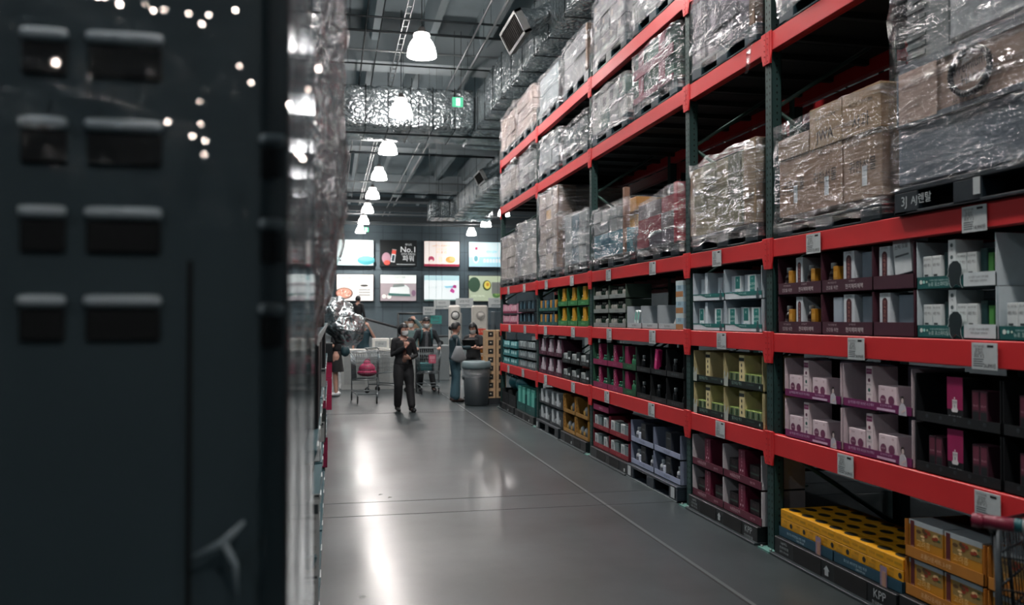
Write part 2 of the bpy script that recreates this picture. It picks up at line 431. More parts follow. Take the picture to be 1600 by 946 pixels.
# ---- high-bay lamps
def lamp_proto():
    t = thing('bay_lamp', (0, 0, 0), 0, None, 'lamp')
    em = bpy.data.materials.new('lit_acrylic'); em.use_nodes = True; nt = em.node_tree
    b_ = nt.nodes['Principled BSDF']; b_.inputs['Base Color'].default_value = (1, .97, .95, 1)
    b_.inputs['Emission Color'].default_value = (1.0, .93, .90, 1); b_.inputs['Emission Strength'].default_value = 5
    lw = nd(nt, 'ShaderNodeTexCoord'); wv = nd(nt, 'ShaderNodeSeparateXYZ'); nt.links.new(lw.outputs['Object'], wv.inputs[0])
    mr = nd(nt, 'ShaderNodeMapRange'); mr.inputs['From Min'].default_value = .42; mr.inputs['From Max'].default_value = .12
    mr.inputs['To Min'].default_value = 6; mr.inputs['To Max'].default_value = 34
    nt.links.new(wv.outputs[2], mr.inputs[0]); nt.links.new(mr.outputs[0], b_.inputs['Emission Strength'])
    b = MB(); prof = [(.10, .47), (.155, .46), (.17, .42), (.158, .38), (.165, .36), (.225, .28), (.268, .18), (.288, .08), (.297, .02), (.30, 0), (.292, 0), (.28, .08), (.258, .18), (.21, .28), (.14, .37)]
    b.lathe(prof, em, 32)
    b.build('shade', t)
    c = MB(); c.lathe([(.005, .60), (.05, .60), (.075, .56), (.075, .50), (.11, .475), (.11, .455), (.005, .455)], mat('8a8583', .4, metal=.4), 20)
    c.tube([(-.03, 0, .60), (-.03, 0, .64), (0, 0, .67), (.03, 0, .64), (.03, 0, .60)], .008, STEEL, 6)
    c.build('housing', t)
    d = MB(); d.tube([(0, 0, .66), (0, 0, 2.795)], .011, mat('3a4042', .5), 6); d.tube([(.05, 0, .6), (.06, 0, 1.4), (.03, 0, 2.795)], .005, mat('3a4042', .5), 5)
    d.build('cord', t)
    return t
proto = lamp_proto()
LD = bpy.data.lights.new('bay_lamp_light', 'AREA'); LD.shape = 'DISK'; LD.size = .44; LD.energy = LAMP_W; LD.color = LAMP_COL
NEAR = {0: .25, 1: .40, 2: .65}
rows = [(1.78, LAMP_Y, 'the lamp row over the aisle'), (-4.6, LAMP_Y, 'the lamp row over the neighbouring aisle'), (8.75, LAMP_Y, 'the lamp row beyond the red rack')]
first = True
dim = [m for m in proto.children if m.name.startswith('shade')][0].data.copy(); dm = dim.materials[0].copy(); dim.materials[0] = dm
for n_ in dm.node_tree.nodes:
    if n_.type == 'MAP_RANGE': n_.inputs['To Min'].default_value = 2; n_.inputs['To Max'].default_value = 6
LN = {}
for k, f in NEAR.items(): LN[k] = LD.copy(); LN[k].energy = LAMP_W*f
LS = LD.copy(); LS.energy = SIDE_FILL_W; LS.color = SIDE_FILL_COL
for rx, ys, rn in rows:
    for k, y in enumerate(ys):
        o = proto if first else copy_tree(proto); first = False
        o.location = (rx, y, 7.0)
        if rx < 0: [m for m in o.children if m.name.startswith('shade')][0].data = dim
        tag(o, 'white glowing bell-shaped lamp, %s from the camera in %s' % (ORD[k], rn), 'lamp', 'high bay lamps in ' + rn)
        l = bpy.data.objects.new('lamp_light', (LN[k] if k in LN else LD) if rx == 1.78 else LS); COL.objects.link(l); l.location = (0, 0, .10); l.parent = o

# ---- exit signs
def exit_sign(loc, s, label):
    t = thing('exit_sign', loc, 0, label, 'exit sign', None)
    gl = mat('5fd0a0', .4, emit=.9); wl = mat('e8fff4', .4, emit=1.6)
    b = MB(); b.box(-.16*s, -.03, -.14*s, .16*s, .03, .14*s, gl, .004)
    b.card(-.05*s, -.11*s, .07*s, .11*s, -.032, wl)
    # running figure
    g = mat('1e7a55', .5)
    b.disc(.015*s, -.034, .07*s, .018*s, .018*s, g, 10)
    for pts in (((.01, .05), (-.005, -.01), (.03, -.04), (.02, -.09)), ((-.005, -.01), (-.03, -.05), (-.045, -.06)), ((.01, .045), (-.03, .02), (-.035, .0)), ((.01, .045), (.04, .02), (.055, .03))):
        b.tube([(x*s, -.036, z*s) for x, z in pts], .008*s, g, 5)
    b.build('sign_face', t)
    c = MB(); c.tube([(-.1*s, 0, .14*s), (-.1*s, 0, 9.04-loc[2])], .006, BLACK, 5); c.tube([(.1*s, 0, .14*s), (.1*s, 0, 9.04-loc[2])], .006, BLACK, 5); c.build('rod', t)
exit_sign((3.15, 21.8, 7.22), .85, 'lit green exit sign with running figure before the crossing foil duct')
exit_sign((2.0, 51.3, 6.9), .95, 'tiny lit green exit sign under the last lamp before the back wall')
# ================================================================== pallet racking
XF = 3.15                                   # front face of the red beams
YS = [2.85, 5.79, 7.27, 10.26, 13.1, 16.05]  # near edge of every upright, far one last
LV = [(.71, .86), (1.455, 1.59), (2.145, 2.275), (3.66, 3.80), (4.54, 4.69)]
LVN = ['lowest', 'second', 'third', 'fourth', 'top']
PW = .095
def post_mesh(b, x, y, h, m, holes=True, sx=1):
    # open C-shaped upright
    b.box(x, y, 0, x+.08, y+.004, h, m); b.box(x, y+PW-.004, 0, x+.08, y+PW, h, m); b.box(x, y, 0, x+.004, y+PW, h, m)
    b.box(x+.075, y, 0, x+.08, y+.03, h, m); b.box(x+.075, y+PW-.03, 0, x+.08, y+PW, h, m)
    if holes:
        z = .06
        while z < h-.05:
            for yy in (.026, PW-.026):
                b.add([(x-.0006, y+yy-.007, z), (x-.0006, y+yy, z-.013), (x-.0006, y+yy+.007, z), (x-.0006, y+yy, z+.013)], [(0, 1, 2, 3)], HOLE)
            b.add([(x+.035, y-.0006, z), (x+.043, y-.0006, z-.011), (x+.051, y-.0006, z), (x+.043, y-.0006, z+.011)], [(0, 1, 2, 3)], HOLE)
            z += .05
def rack(label, xf, depth, ys, levels, beamm, side=1, holes=True, top=5.0, thick=.05):
    t = thing('pallet_rack', (xf, ys[0], 0), 0, label, 'rack')
    y0 = ys[0]
    for i, y in enumerate(ys):
        for fx in (0, depth-.08):
            b = MB(); post_mesh(b, fx+.012, y-y0, top, GREEN, holes and fx == 0); b.build('upright', t)
            p = MB(); tm = mat('5f8f86', .5); p.box(fx-.05, y-y0-.035, 0, fx+.13, y-y0+PW+.035, .012, tm)
            for q in (-.018, PW+.018): p.lathe([(.011, .012), (.011, .024), (.001, .026)], STEEL, 6, o=(fx-.025, y-y0+q, 0))
            p.build('base_plate', t)
        b = MB(); zz = [.15+.62*k for k in range(int((top-.3)/.62)+1)]
        for k in range(len(zz)-1):
            a, c = (.06, depth-.1) if k % 2 else (depth-.1, .06)
            b.tube([(a, y-y0+PW/2, zz[k]), (c, y-y0+PW/2, zz[k+1])], .017, mat('3c5a55', .45, metal=.2), 6)
        for z in (zz[0], zz[-1]): b.tube([(.06, y-y0+PW/2, z), (depth-.1, y-y0+PW/2, z)], .017, GREEN, 6)
        b.build('brace', t)
    for i in range(len(ys)-1):
        a, c = ys[i]+PW-y0, ys[i+1]-y0
        for (z0, z1) in levels:
            for fx, dr in ((0, 1), (depth, -1)):
                b = MB(); x0, x1 = fx, fx+dr*thick
                b.box(x0, a, z0, x1, c, z1, beamm, .004)
                b.box(x0+dr*thick, a, z0, x1+dr*.018, c, z1-.035, beamm)
                if fx == 0:
                    zz0, zz1 = z0-.085, z1+.012          # end connectors wrap the uprights
                    for e0, sg in ((a, 1), (c, -1)):
                        b.box(-.006, e0-sg*.046, zz0, .0115, e0+sg*.004, zz1, beamm, .002)
                        b.prism([(e0, zz0), (e0+sg*.004, zz0), (e0+sg*.030, z0), (e0+sg*.030, zz1), (e0, zz1)], -.004, .004, beamm, 'x')
                        z = zz0+.02
                        while z < zz1-.01:
                            b.lathe([(.005, -.0085), (.0045, -.0065)], mat('7d1b1f', .5), 6, o=(0, e0-sg*.026, z), axis='x'); z += .042
                b.build('beam', t)
            d = MB(); dm = mat('1b2022', .8)
            d.box(thick+.02, a, z1-.03, depth-thick-.02, c, z1-.012, dm)
            k = a+.25
            while k < c:
                d.box(.05, k, z1-.075, depth-.05, k+.05, z1-.03, mat('23292b', .7)); k += .5
            d.build('deck', t)
    return t
rack('long red and green pallet rack full of goods along the aisle', XF, 1.12, YS, LV, RED)
rack('dark pallet rack standing back to back behind the stocked one', XF+1.45, 1.12, [2.2, 5.1, 8.0, 10.9, 13.8, 16.7], LV, mat('a3252b', .5, var=.06, scale=5), holes=False)

# ---- price tags on the beams
def price_tag(y, lvl, n, wd=.17, drop=0, x=None, price='18,990원'):
    z1 = LV[lvl][1]-.004-drop; h = .132
    b = MB(); b.box(-wd/2, -.004, -h, wd/2, 0, 0, PAPER, .001)
    b.box(wd*.12, -.0046, -.022, wd*.36, -.004, -.010, INK)
    b.text(['건강기능식품', '홍삼정 에브리', '칫솔 세트'][n % 3], .013, -wd*.22, -.0047, -.018, INK, wd*.45)
    for k, (tx, zz) in enumerate((('정관장', -.036), ('골드 플러스', -.052), ('30포 X 2', -.066))): b.text(tx, .019, -wd*.2, -.0047, zz, INK, wd*(.3+.06*k))
    for k in range(4): b.card(-wd*.42, -.083-.011*k, -wd*(.02+.03*(k % 2)), -.079-.011*k, -.0047, mat('3c4548', .7))
    b.text(price, .026, wd*.22, -.0047, -.112, INK, wd*.46)
    o = b.build('price_tag'); put(o, (XF-.0065, y, z1), RS)
    return tag(o, 'white price tag with black print, %s from the near end on the %s red beam' % (ORD[n], LVN[lvl]), 'price tag', 'price tags on the red beams')
tags = {2: [3.74, 5.21, 6.68, 8.15, 9.55, 11.1, 12.5, 14.0, 15.3], 1: [3.68, 4.74, 6.6, 8.16, 9.53, 11.05, 12.55, 13.95, 15.2], 0: [3.67, 4.86, 6.63, 8.19, 9.62, 11.05, 12.55, 14.1, 15.3]}
for lv, ys in tags.items():
    for n, y in enumerate(ys): price_tag(y, lv, n, drop=.008, price=['29,990원', '26,890원', '18,990원', '32,490원'][(n+lv) % 4])

# ---- plastic pallets
def pallet_mb(b, W, D, H, m, foot=3):
    b.box(0, 0, H*.80, W, D, H, m, .004); b.box(0, 0, 0, W, .10, H*.10, m, .002); b.box(0, D-.1, 0, W, D, H*.10, m)
    cw = .2
    for k in range(foot):
        x = k*(W-cw)/(foot-1)
        b.box(x, 0, 0, x+cw, .14, H*.82, m, .006); b.box(x, D-.14, 0, x+cw, D, H*.82, m); b.box(x, D/2-.07, 0, x+cw, D/2+.07, H*.82, m)
    for k in (0, W-.1): b.box(k, 0, 0, k+.1, D, H*.1, m)
PALM = mat('1a2a30', .4, var=.2, scale=4); PALL = mat('27424a', .38, var=.2, scale=4)
def cartons(t, W, D, z0, z1, nx, nz, cols, marks=None, nd_=1, top=None, sealed=True, jit=.006, rnd=0):
    """a stack of cartons, every carton a part of the wrapped load"""
    R = random.Random(rnd)
    hz = (z1-z0)/nz; wx = W/nx
    for k in range(nz):
        for i in range(nx):
            if top and k == nz-1 and i >= top: continue
            for d in range(nd_):
                c = cols[R.randrange(len(cols))] if not callable(cols) else cols(i, k)
                m = mat(c, .7, var=.1, scale=5); b = MB()
                x0, x1 = i*wx+.003+R.uniform(0, jit), (i+1)*wx-.003-R.uniform(0, jit); y0 = R.uniform(0, .02)+d*D/nd_; y1 = y0+D/nd_-.03
                zz0, zz1 = z0+k*hz+.001, z0+(k+1)*hz-.003
                b.box(x0, y0, zz0, x1, y1, zz1, m, .003)
                if sealed and R.random() < .0: b.box((x0+x1)/2-.025, y0-.0008, zz1-.06, (x0+x1)/2+.025, y0, zz1, mat('b9a27a', .3)); 
                if marks and d == 0: marks(b, x0, x1, zz0, zz1, y0-.001, i, k, R)
                b.build('carton', t)
def film(t, W, D, z0, z1, fm, loose=.02, slope=None, seed=0, x0=0, close=True):
    """stretch film hull round the stack"""
    b = MB(); n = 14; nz = 12; V = []; F = []; ring = []
    per = [(x0+(W)*i/n, 0, 0, -1) for i in range(n)]+[(x0+W, D*i/n, 1, 0) for i in range(n)]+[(x0+W-W*i/n, D, 0, 1) for i in range(n)]+[(x0, D-D*i/n, -1, 0) for i in range(n)]
    N = len(per)
    for k in range(nz+1):
        u = k/nz
        for (x, y, nx_, ny_) in per:
            zt = z1+(slope*(x-x0)/W if slope else 0)
            z = z0+(zt-z0)*u
            w_ = noise.noise(Vector((x*3+seed, y*3, z*6+seed)))*loose+noise.noise(Vector((x*9, y*9+seed, z*14)))*loose*.4
            off = .012+loose*.5+w_
            V.append((x+nx_*off, y+ny_*off, z+noise.noise(Vector((x*4, y*4, seed)))*.03*(k in (0, nz))))
    for k in range(nz):
        for j in range(N): F.append((k*N+j, k*N+(j+1) % N, (k+1)*N+(j+1) % N, (k+1)*N+j))
    if close: F.append(tuple(range(nz*N, nz*N+N)))
    b.add(V, F, fm, True); return b.build('stretch_film', t)

def load(name, label, y_left, zb, W, H, fill, hp=.145, D=1.05, pm=PALM, x=.0, pal_text=None, fa=None, group=None, foot=3):
    t = thing(name, (XF+.0+x, y_left, zb), RS, label, 'pallet load', group or 'film-wrapped pallet loads on the rack')
    b = MB(); pallet_mb(b, W, D, hp, pm, foot)
    if pal_text:
        for tx, sz, px, pz in pal_text: b.text(tx, sz, px, -.002, pz, mat('b9c4c6', .5))
    # white stickers on the foot of the pallet
    p = b.build('pallet', t)
    fill(t)
    if fa: 
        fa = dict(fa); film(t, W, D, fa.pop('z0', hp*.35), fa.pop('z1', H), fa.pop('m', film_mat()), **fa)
    return t
KR = '9a8770'; BR = '8d7257'
def stick(b, x, z, w=.05, h=.08): b.card(x, z, x+w, z+h, -.0035, mat('a9b6b6', .5))

# bay by the trolley: brown cartons wrapped, near top shelf goods ------------------------------------
def f_brown(t):
    def mk(b, x0, x1, z0, z1, y, i, k, R):
        if i == 2 and k == 1: b.text('JWA', .10, (x0+x1)/2, y-.001, (z0+z1)/2-.05, INK, .2); b.text('PRODUCT OF KOREA', .03, (x0+x1)/2, y-.001, (z0+z1)/2+.06, INK, .24)
        elif k == 0: b.text('귀한선물', .09, (x0+x1)/2, y-.001, (z0+z1)/2, INK, (x1-x0)*.7); b.card((x0+x1)/2, z0+.08, (x0+x1)/2+.05, z0+.2, y-.001, PAPER)
        else: b.text('취급주의', .05, (x0+x1)/2, y-.001, (z0+z1)/2, INK)
    cartons(t, 1.2, 1.0, .145, .55, 3, 1, ['8a6f5a', '846a58', '8f7762'], mk, 2, rnd=3)
    cartons(t, .42, 1.0, .55, .70, 1, 1, ['84705c'], None, 2, rnd=4)
    t2 = MB(); 
    for x0, x1, k in ((.43, .80, 1), (.81, 1.2, 2)):
        for d in (0, 1):
            b = MB(); b.box(x0, .5*d+.005, .55, x1, .5*d+.48, .82, mat('93795a', .7, var=.1, scale=5), .003)
            if d == 0: b.text('JWA' if k == 1 else '사과', .10, (x0+x1)/2, .003, .62, INK, .2); b.text('PRODUCT OF KOREA', .03, (x0+x1)/2, .003, .74, INK, .24)
            b.build('carton', t)
t = load('wrapped_pallet', 'film-wrapped brown cartons on a pallet, third beam, beside the grey printed load', 5.70, LV[2][1]+.003, 1.2, .8, f_brown, hp=.10,
     fa=dict(m=film_mat(.03, .34, ang=.45, scale=2.2, seed=1, base=.13), z0=.03, z1=.80, loose=.022, seed=2))
# grey load on the AJ pallet
def f_grey(t):
    W = 1.12
    m = mat('6c7276', .6, var=.12, scale=4)
    def mk(b, x0, x1, z0, z1, y, i, k, R): pass
    b = MB(); b.box(.01, .02, .16, W-.01, 1.0, .50, mat('59656e', .55, var=.2, scale=3), .01); b.build('wrapped_sack', t)
    b = MB(); cm = mat('8b7668', .7, var=.1, scale=4); b.box(.05, 0.01, .50, 1.1, .98, .80, cm, .004)
    fr = mat('4b555c', .5)
    for a in ((.03, .0, .785, 1.12, .03, .83), (.03, 0, .485, 1.12, .03, .515), (.03, 0, .49, .055, .03, .82)): b.box(*a, fr)
    b.card(.05, .5, .36, .785, -.001, mat('9b8579', .7, var=.08))
    # wreath emblem
    cx, cz = .60, .66
    for k in range(40):
        a = 2*PI*k/40; r = .135; x, z = cx+r*math.cos(a), cz+r*.82*math.sin(a)
        b.tube([(x-.011*math.cos(a+1), -.002, z-.011*math.sin(a+1)), (x+.011*math.cos(a+1), -.002, z+.011*math.sin(a+1))], .015, INK, 5)
    b.text('Premium', .080, cx, -.003, cz+.03, INK, .21, rot=.10); b.text('Home', .080, cx+.02, -.003, cz-.035, INK, .15, rot=.10)
    b.text('생활용품 세트', .05, cx+.02, -.003, .52, mat('3a3230', .7), .3)
    b.build('printed_carton', t)
    b = MB(); b.box(.08, .03, .83, .42, .96, 1.28, mat('6b7474', .6, var=.3, scale=12), .01)
    for k in range(8): b.box(.085, .024, .86+.05*k, .24, .03, .885+.05*k, mat('4f5858', .6))
    b.build('roll_bundle', t)
    b = MB(); b.box(.43, .02, .86, 1.1, .97, 1.28, mat('8d9698', .6, var=.45, scale=24), .012); b.build('speckled_carton', t)
t = load('wrapped_pallet', 'grey wrapped load with round wreath emblem carton on a dark lettered pallet', 4.335, LV[2][1]+.003, 1.14, 1.3, f_grey, hp=.15, pm=mat('18252d', .42, var=.1), x=-.03,
     pal_text=[('AJ렌탈', .060, .23, .068), ('3J', .075, .09, .068)], fa=dict(m=film_mat(.04, .30, '8fa3b0', ang=-.35, scale=1.6, seed=7, base=.08), z0=.13, z1=1.3, loose=.028, seed=5))
b = MB(); b.box(0, -.003, 0, .045, 0, .085, PAPER); o = b.build('sticker', t); o.location = (.62, -.002, .035)
# olive-tan load of the narrow bay
def f_tan(t):
    cartons(t, 1.16, 1.0, .15, .74, 5, 3, ['8a8266', '7e7a62', '948a6c', '67695a'], None, 1, rnd=5, jit=.012)
    b = MB(); b.box(1.0, -.01, .15, 1.19, .2, .80, mat('8c7862', .7, var=.1), .004); b.build('corner_board', t)
    b = MB(); b.box(-.02, -.01, .15, .04, .12, .72, mat('a08d76', .7), .004); b.build('corner_board', t)
load('wrapped_pallet', 'olive and tan cartons under crinkled film, alone on the third beam of the narrow bay', 7.19, LV[2][1]+.003, 1.2, .78, f_tan,
     fa=dict(m=film_mat(.06, .62, 'c9c4b4', ang=.35, scale=2.6, seed=11), loose=.03, seed=9, slope=.02, z1=.78))
# third bay, third beam: mixed open loads
def f_redboard(t):
    cartons(t, 1.0, .98, .14, .60, 3, 3, ['8b3a45', '6d4c54', '7b7476', '5d5560'], None, 1, rnd=6)
    b = MB(); b.box(1.0, .0, .12, 1.08, .7, .70, mat('a3243a', .5), .003); b.build('corner_board', t)
load('wrapped_pallet', 'loosely wrapped load with a tall red board at its near edge, third beam', 8.62, LV[2][1]+.003, 1.12, .68, f_redboard, fa=dict(m=film_mat(.12, .5, ang=.7, scale=2.2, seed=13), loose=.04, seed=3, slope=.12, z1=.58))
def f_yell(t):
    cartons(t, 1.18, .98, .14, .42, 4, 2, ['2f6f82', '2b6678', '3a7a88'], None, 1, rnd=7)
    cartons(t, .84, .9, .43, .70, 3, 2, ['7f8a8c', '99a0a0', '8f7368'], None, 1, rnd=8)
    b = MB(); b.box(1.10, -.01, .12, 1.17, .05, .86, mat('8a6a58', .7, var=.1), .004); b.build('wooden_post', t)
    b = MB(); ym = mat('b9822e', .5)
    b.box(.88, .10, .43, 1.24, .9, .56, mat('c08a2a', .5), .005); b.box(.88, .10, .59, 1.24, .9, .75, ym, .005); b.box(.90, .08, .57, 1.22, .9, .592, mat('6d4a26', .6)); b.build('yellow_carton', t)
load('wrapped_pallet', 'half-open load of blue and yellow goods held by a wooden post, third beam', 10.14, LV[2][1]+.003, 1.3, .8, f_yell, fa=dict(m=film_mat(.14, .5, ang=.5, scale=2.4, seed=17), loose=.05, seed=31, z1=.74, close=False))
def simple(cols, nx, nz, H, hp=.145, W=1.25, mk=None, rnd=0, board=None):
    def f(t):
        cartons(t, W-.04, .98, hp, H, nx, nz, cols, mk, 1, rnd=rnd, jit=.01)
        if board: b = MB(); b.box(W-.1, -.012, hp, W-.015, .25, H+.01, mat(board, .7, var=.1), .003); b.build('corner_board', t)
    return f
def L(label, y, lv, W, H, cols, nx, nz, milk=.2, st=.55, ang=.5, rnd=0, board=None, tint='cfd4d4', mk=None, hp=.145, slope=None, loose=.03, sc=2.4, name='wrapped_pallet'):
    return load(name, label, y, LV[lv][1]+.003, W, H, simple(cols, nx, nz, H-.02, hp, W, mk, rnd, board), hp=hp, pm=PALL if lv > 2 else PALM,
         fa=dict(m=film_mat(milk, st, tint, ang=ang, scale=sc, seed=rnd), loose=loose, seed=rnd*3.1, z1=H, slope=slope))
def wmk(b, x0, x1, z0, z1, y, i, k, R):
    b.card(x0+.04, z0+.05, x1-.05, z0+(z1-z0)*.42, y-.001, mat('9aa5a6', .6)); 
    b.card(x0+.06, z0+(z1-z0)*.6, x0+.12, z1-.03, y-.001, mat('b3a79c', .6))
def figmk(b, x0, x1, z0, z1, y, i, k, R):
    c = (x0+x1)/2; zc = (z0+z1)/2; m = mat('8f8f96', .6)
    if (i+k) % 2 == 0:
        for d in (-.025, .025): b.disc(c+d, y-.001, zc+.06, .02, .03, m, 10)
        b.card(c-.04, zc-.07, c+.04, zc+.03, y-.001, mat('85808a', .6))
L('pale silvery wrapped load with clean flat face, fourth bay, third beam, near half', 11.50, 2, 1.05, .82, ['9fa9ab', '6f8a94', 'a8a49c'], 3, 3, .3, .5, .5, 21, tint='c9ced0')
L('tallest pale wrapped stack with a yellow label, fourth bay, third beam', 12.98, 2, 1.2, 1.32, ['a39b94', '8f8c8c', 'b0a69c', '9a8a80'], 3, 5, .3, .5, .6, 22, board='8a7464', mk=lambda b, x0, x1, z0, z1, y, i, k, R: b.card(x0+.03, z0+.04, x1-.06, z1-.04, y-.001, mat('b58a2c', .6)) if (i, k) == (1, 3) else None)
L('whitish wrapped stack at the near half of the farthest bay, third beam', 14.62, 2, 1.2, 1.02, ['9fa6a6', '8d9597', 'a8a8a4'], 3, 3, .4, .5, .7, 23)
L('stack of four pale wrapped cartons at the far end of the third beam', 16.0, 2, 1.2, .92, ['a9a39c', '9c9690', 'b1aaa2'], 2, 4, .2, .35, .3, 24)
# fourth beam
L('large dark grey wrapped load printed with paired figures, fourth beam', 7.19, 3, 1.2, .70, ['4a4b52', '45464e', '504f57'], 4, 3, .04, .4, .55, 25, board='6d5a4a', tint='8d96a0', mk=figmk, sc=1.8)
def f_cross(t):
    cartons(t, 1.08, .98, .145, .66, 3, 3, ['3e5a50', '35504a', '46645a'], None, 1, rnd=9)
    pm = mat('7a4656', .55)
    b = MB(); b.box(.16, -.012, .15, .28, .0, .66, pm); b.box(.72, -.012, .15, .86, .0, .67, pm); b.build('purple_band', t)
    b = MB(); b.box(.0, -.016, .40, 1.08, -.004, .50, pm); b.box(.0, -.016, .15, 1.08, -.004, .21, pm); b.build('purple_band', t)
load('wrapped_pallet', 'green wrapped load crossed by wide purple bands, fourth beam', 8.68, LV[3][1]+.003, 1.16, .74, f_cross, pm=PALL, fa=dict(m=film_mat(.08, .7, ang=.9, scale=2.2, seed=26), loose=.03, seed=8, z1=.67))
L('grey and green wrapped load with dark windows, fourth beam, next to the banded one', 10.2, 3, 1.3, .60, ['8b9394', '5c7a74', '9aa09e'], 4, 2, .2, .5, .3, 27, mk=lambda b, x0, x1, z0, z1, y, i, k, R: b.card(x0+.05, z0+.05, x1-.12, z1-.05, y-.001, mat('3b4548', .6)) if k else None)
L('low glittering dark wrapped load, fourth beam, fourth bay, near half', 11.6, 3, 1.2, .5, ['4f5e5f', '6b7676', '566'+'668'], 4, 2, .12, .8, .4, 28, slope=.05)
L('silvery sagging wrapped load, fourth beam, fourth bay, far half', 13.0, 3, 1.2, .62, ['87959a', '93a0a2'], 3, 2, .3, .6, .8, 29)
L('dark-topped wrapped load rising toward its near side, fourth beam, farthest bay', 14.5, 3, 1.2, .60, ['7b8686', '4c5659', '9aa0a0'], 3, 3, .25, .6, .8, 30, slope=.1)
L('pale crumpled wrapped load at the far end of the fourth beam', 15.98, 3, 1.25, .60, ['a7a29a', '9b9b98'], 3, 2, .4, .5, .6, 31, slope=.12)
L('dark wrapped load streaked with white, fourth beam, above the brown cartons', 5.66, 3, 1.2, .68, ['5c6468', '777f82'], 3, 3, .1, .75, .3, 32)
# top beam
L('wrapped white-labelled cartons against the ceiling, top beam, third bay, far half', 10.18, 4, 1.25, .86, ['6e7478', '7c8286', '62686c'], 4, 3, .1, .4, .4, 33, mk=wmk, slope=.1)
L('dark green wrapped load, top beam, third bay, near half', 8.75, 4, 1.2, .8, ['3d5552', '4a6260', '5e6c6c'], 3, 3, .12, .6, .6, 34)
L('tall grey wrapped load with brown near edge, top beam, fourth bay', 11.55, 4, 1.2, .74, ['7e8488', '8a8f90'], 2, 2, .2, .5, .6, 35, board='7c6654')
L('smaller grey-green wrapped load, top beam, behind the brown-edged one', 12.98, 4, 1.2, .70, ['75868a', '869598'], 3, 2, .25, .5, .5, 36)
L('bright pinkish wrapped load, top beam, farthest bay, near half', 14.6, 4, 1.25, .76, ['b3a096', 'a89a92'], 3, 3, .42, .5, .7, 37, tint='d8ccc6')
L('bright pinkish wrapped load at the far end of the top beam', 16.0, 4, 1.25, .74, ['b3a096', 'bba99c'], 3, 3, .42, .5, .9, 38, tint='d8ccc6', slope=.1)
# torn strip of film hanging off the fourth beam
b = MB(); R = random.Random(4); V = []; F = []
for k in range(12):
    u = k/11; wd = .05*(1-u)**.6+.004; cx = -.035*u+.01*math.sin(u*9)
    V += [(cx-wd*.6, -.02-.03*u, -.36*u), (cx, -.05-.03*u, -.36*u-.01), (cx+wd*.6, -.02-.03*u, -.36*u+.01)]
for k in range(11):
    for j in (0, 1): F.append((3*k+j, 3*k+j+1, 3*k+j+4, 3*k+j+3))
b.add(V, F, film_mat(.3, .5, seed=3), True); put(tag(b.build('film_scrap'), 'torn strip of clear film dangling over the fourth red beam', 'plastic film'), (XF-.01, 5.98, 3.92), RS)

# dark stock in the rack behind, glimpsed through the shelves
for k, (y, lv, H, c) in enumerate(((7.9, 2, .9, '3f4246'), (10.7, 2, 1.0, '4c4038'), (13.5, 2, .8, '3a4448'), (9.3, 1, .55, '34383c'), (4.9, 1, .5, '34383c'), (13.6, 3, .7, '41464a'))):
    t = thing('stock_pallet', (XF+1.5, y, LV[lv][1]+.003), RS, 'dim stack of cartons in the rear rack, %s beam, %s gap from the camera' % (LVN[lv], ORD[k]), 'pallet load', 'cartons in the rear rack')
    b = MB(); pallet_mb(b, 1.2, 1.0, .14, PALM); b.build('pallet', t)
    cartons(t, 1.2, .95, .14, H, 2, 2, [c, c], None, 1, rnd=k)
# ================================================================== display trays and goods
IC = {}
def item(name, key, fn):
    """first one is built, the rest are copies sharing its mesh"""
    if key in IC:
        o = IC[key].copy(); COL.objects.link(o); return o
    b = MB(); fn(b); o = b.build(name); IC[key] = o; return o
def M_(c, **k):
    v = [int(c[i:i+2], 16)/255 for i in (0, 2, 4)]; sat = (max(v)-min(v))/max(max(v), .01)
    g = 1+.30*max(0, min(1, (max(v)-.18)/.35))*max(0, min(1, (.62-sat)/.3)); g = min(g, .93/max(v))
    return mat(tuple(round(x*g, 3) for x in v), k.pop('rough', .5), **k)
def bottle(r, h, body, cap, lab=None, glossy=.12):
    def f(b):
        bm = mat(body, glossy, spec=.7)
        b.lathe([(.001, 0), (r*.92, 0), (r, h*.03), (r, h*.60), (r*.93, h*.68), (r*.55, h*.77), (r*.52, h*.82), (.001, h*.82)], bm, 18, o=(r, r, 0))
        b.lathe([(.001, h*.80), (r*.62, h*.80), (r*.62, h*.97), (r*.56, h), (.001, h)], mat(cap, .4), 18, o=(r, r, 0))
        if lab: b.lathe([(r*1.008, h*.12), (r*1.008, h*.52)], mat(lab, .5), 18, o=(r, r, 0)); b.text('프리미엄', h*.10, r, -r*.02, h*.38, mat('d8d8d0', .5), r*1.2)
    return f
def sbox(w, d, h, col, *deco, side=None):
    def f(b):
        b.box(0, 0, 0, w, d, h, M_(col), .0015)
        for k in deco:
            t = k[0]
            if t == 'card': b.card(k[1]*w, k[2]*h, k[3]*w, k[4]*h, -.0008, M_(k[5]))
            elif t == 'disc': b.disc(k[1]*w, -.0012, k[2]*h, k[3], k[3], M_(k[4]), 16)
            elif t == 'text': b.text(k[1], k[2], k[3]*w, -.0016, k[4]*h, M_(k[5]), w*.85)
            elif t == 'top': b.box(-.0005, -.0005, h*k[1], w+.0005, d+.0005, h+.0005, M_(k[2]))
            elif t == 'lid': b.add([(w*.5+w*.33*math.cos(a*PI/12), d*.5+d*.28*math.sin(a*PI/12), h+.0008) for a in range(24)], [tuple(range(24))], M_(k[1]))
    return f
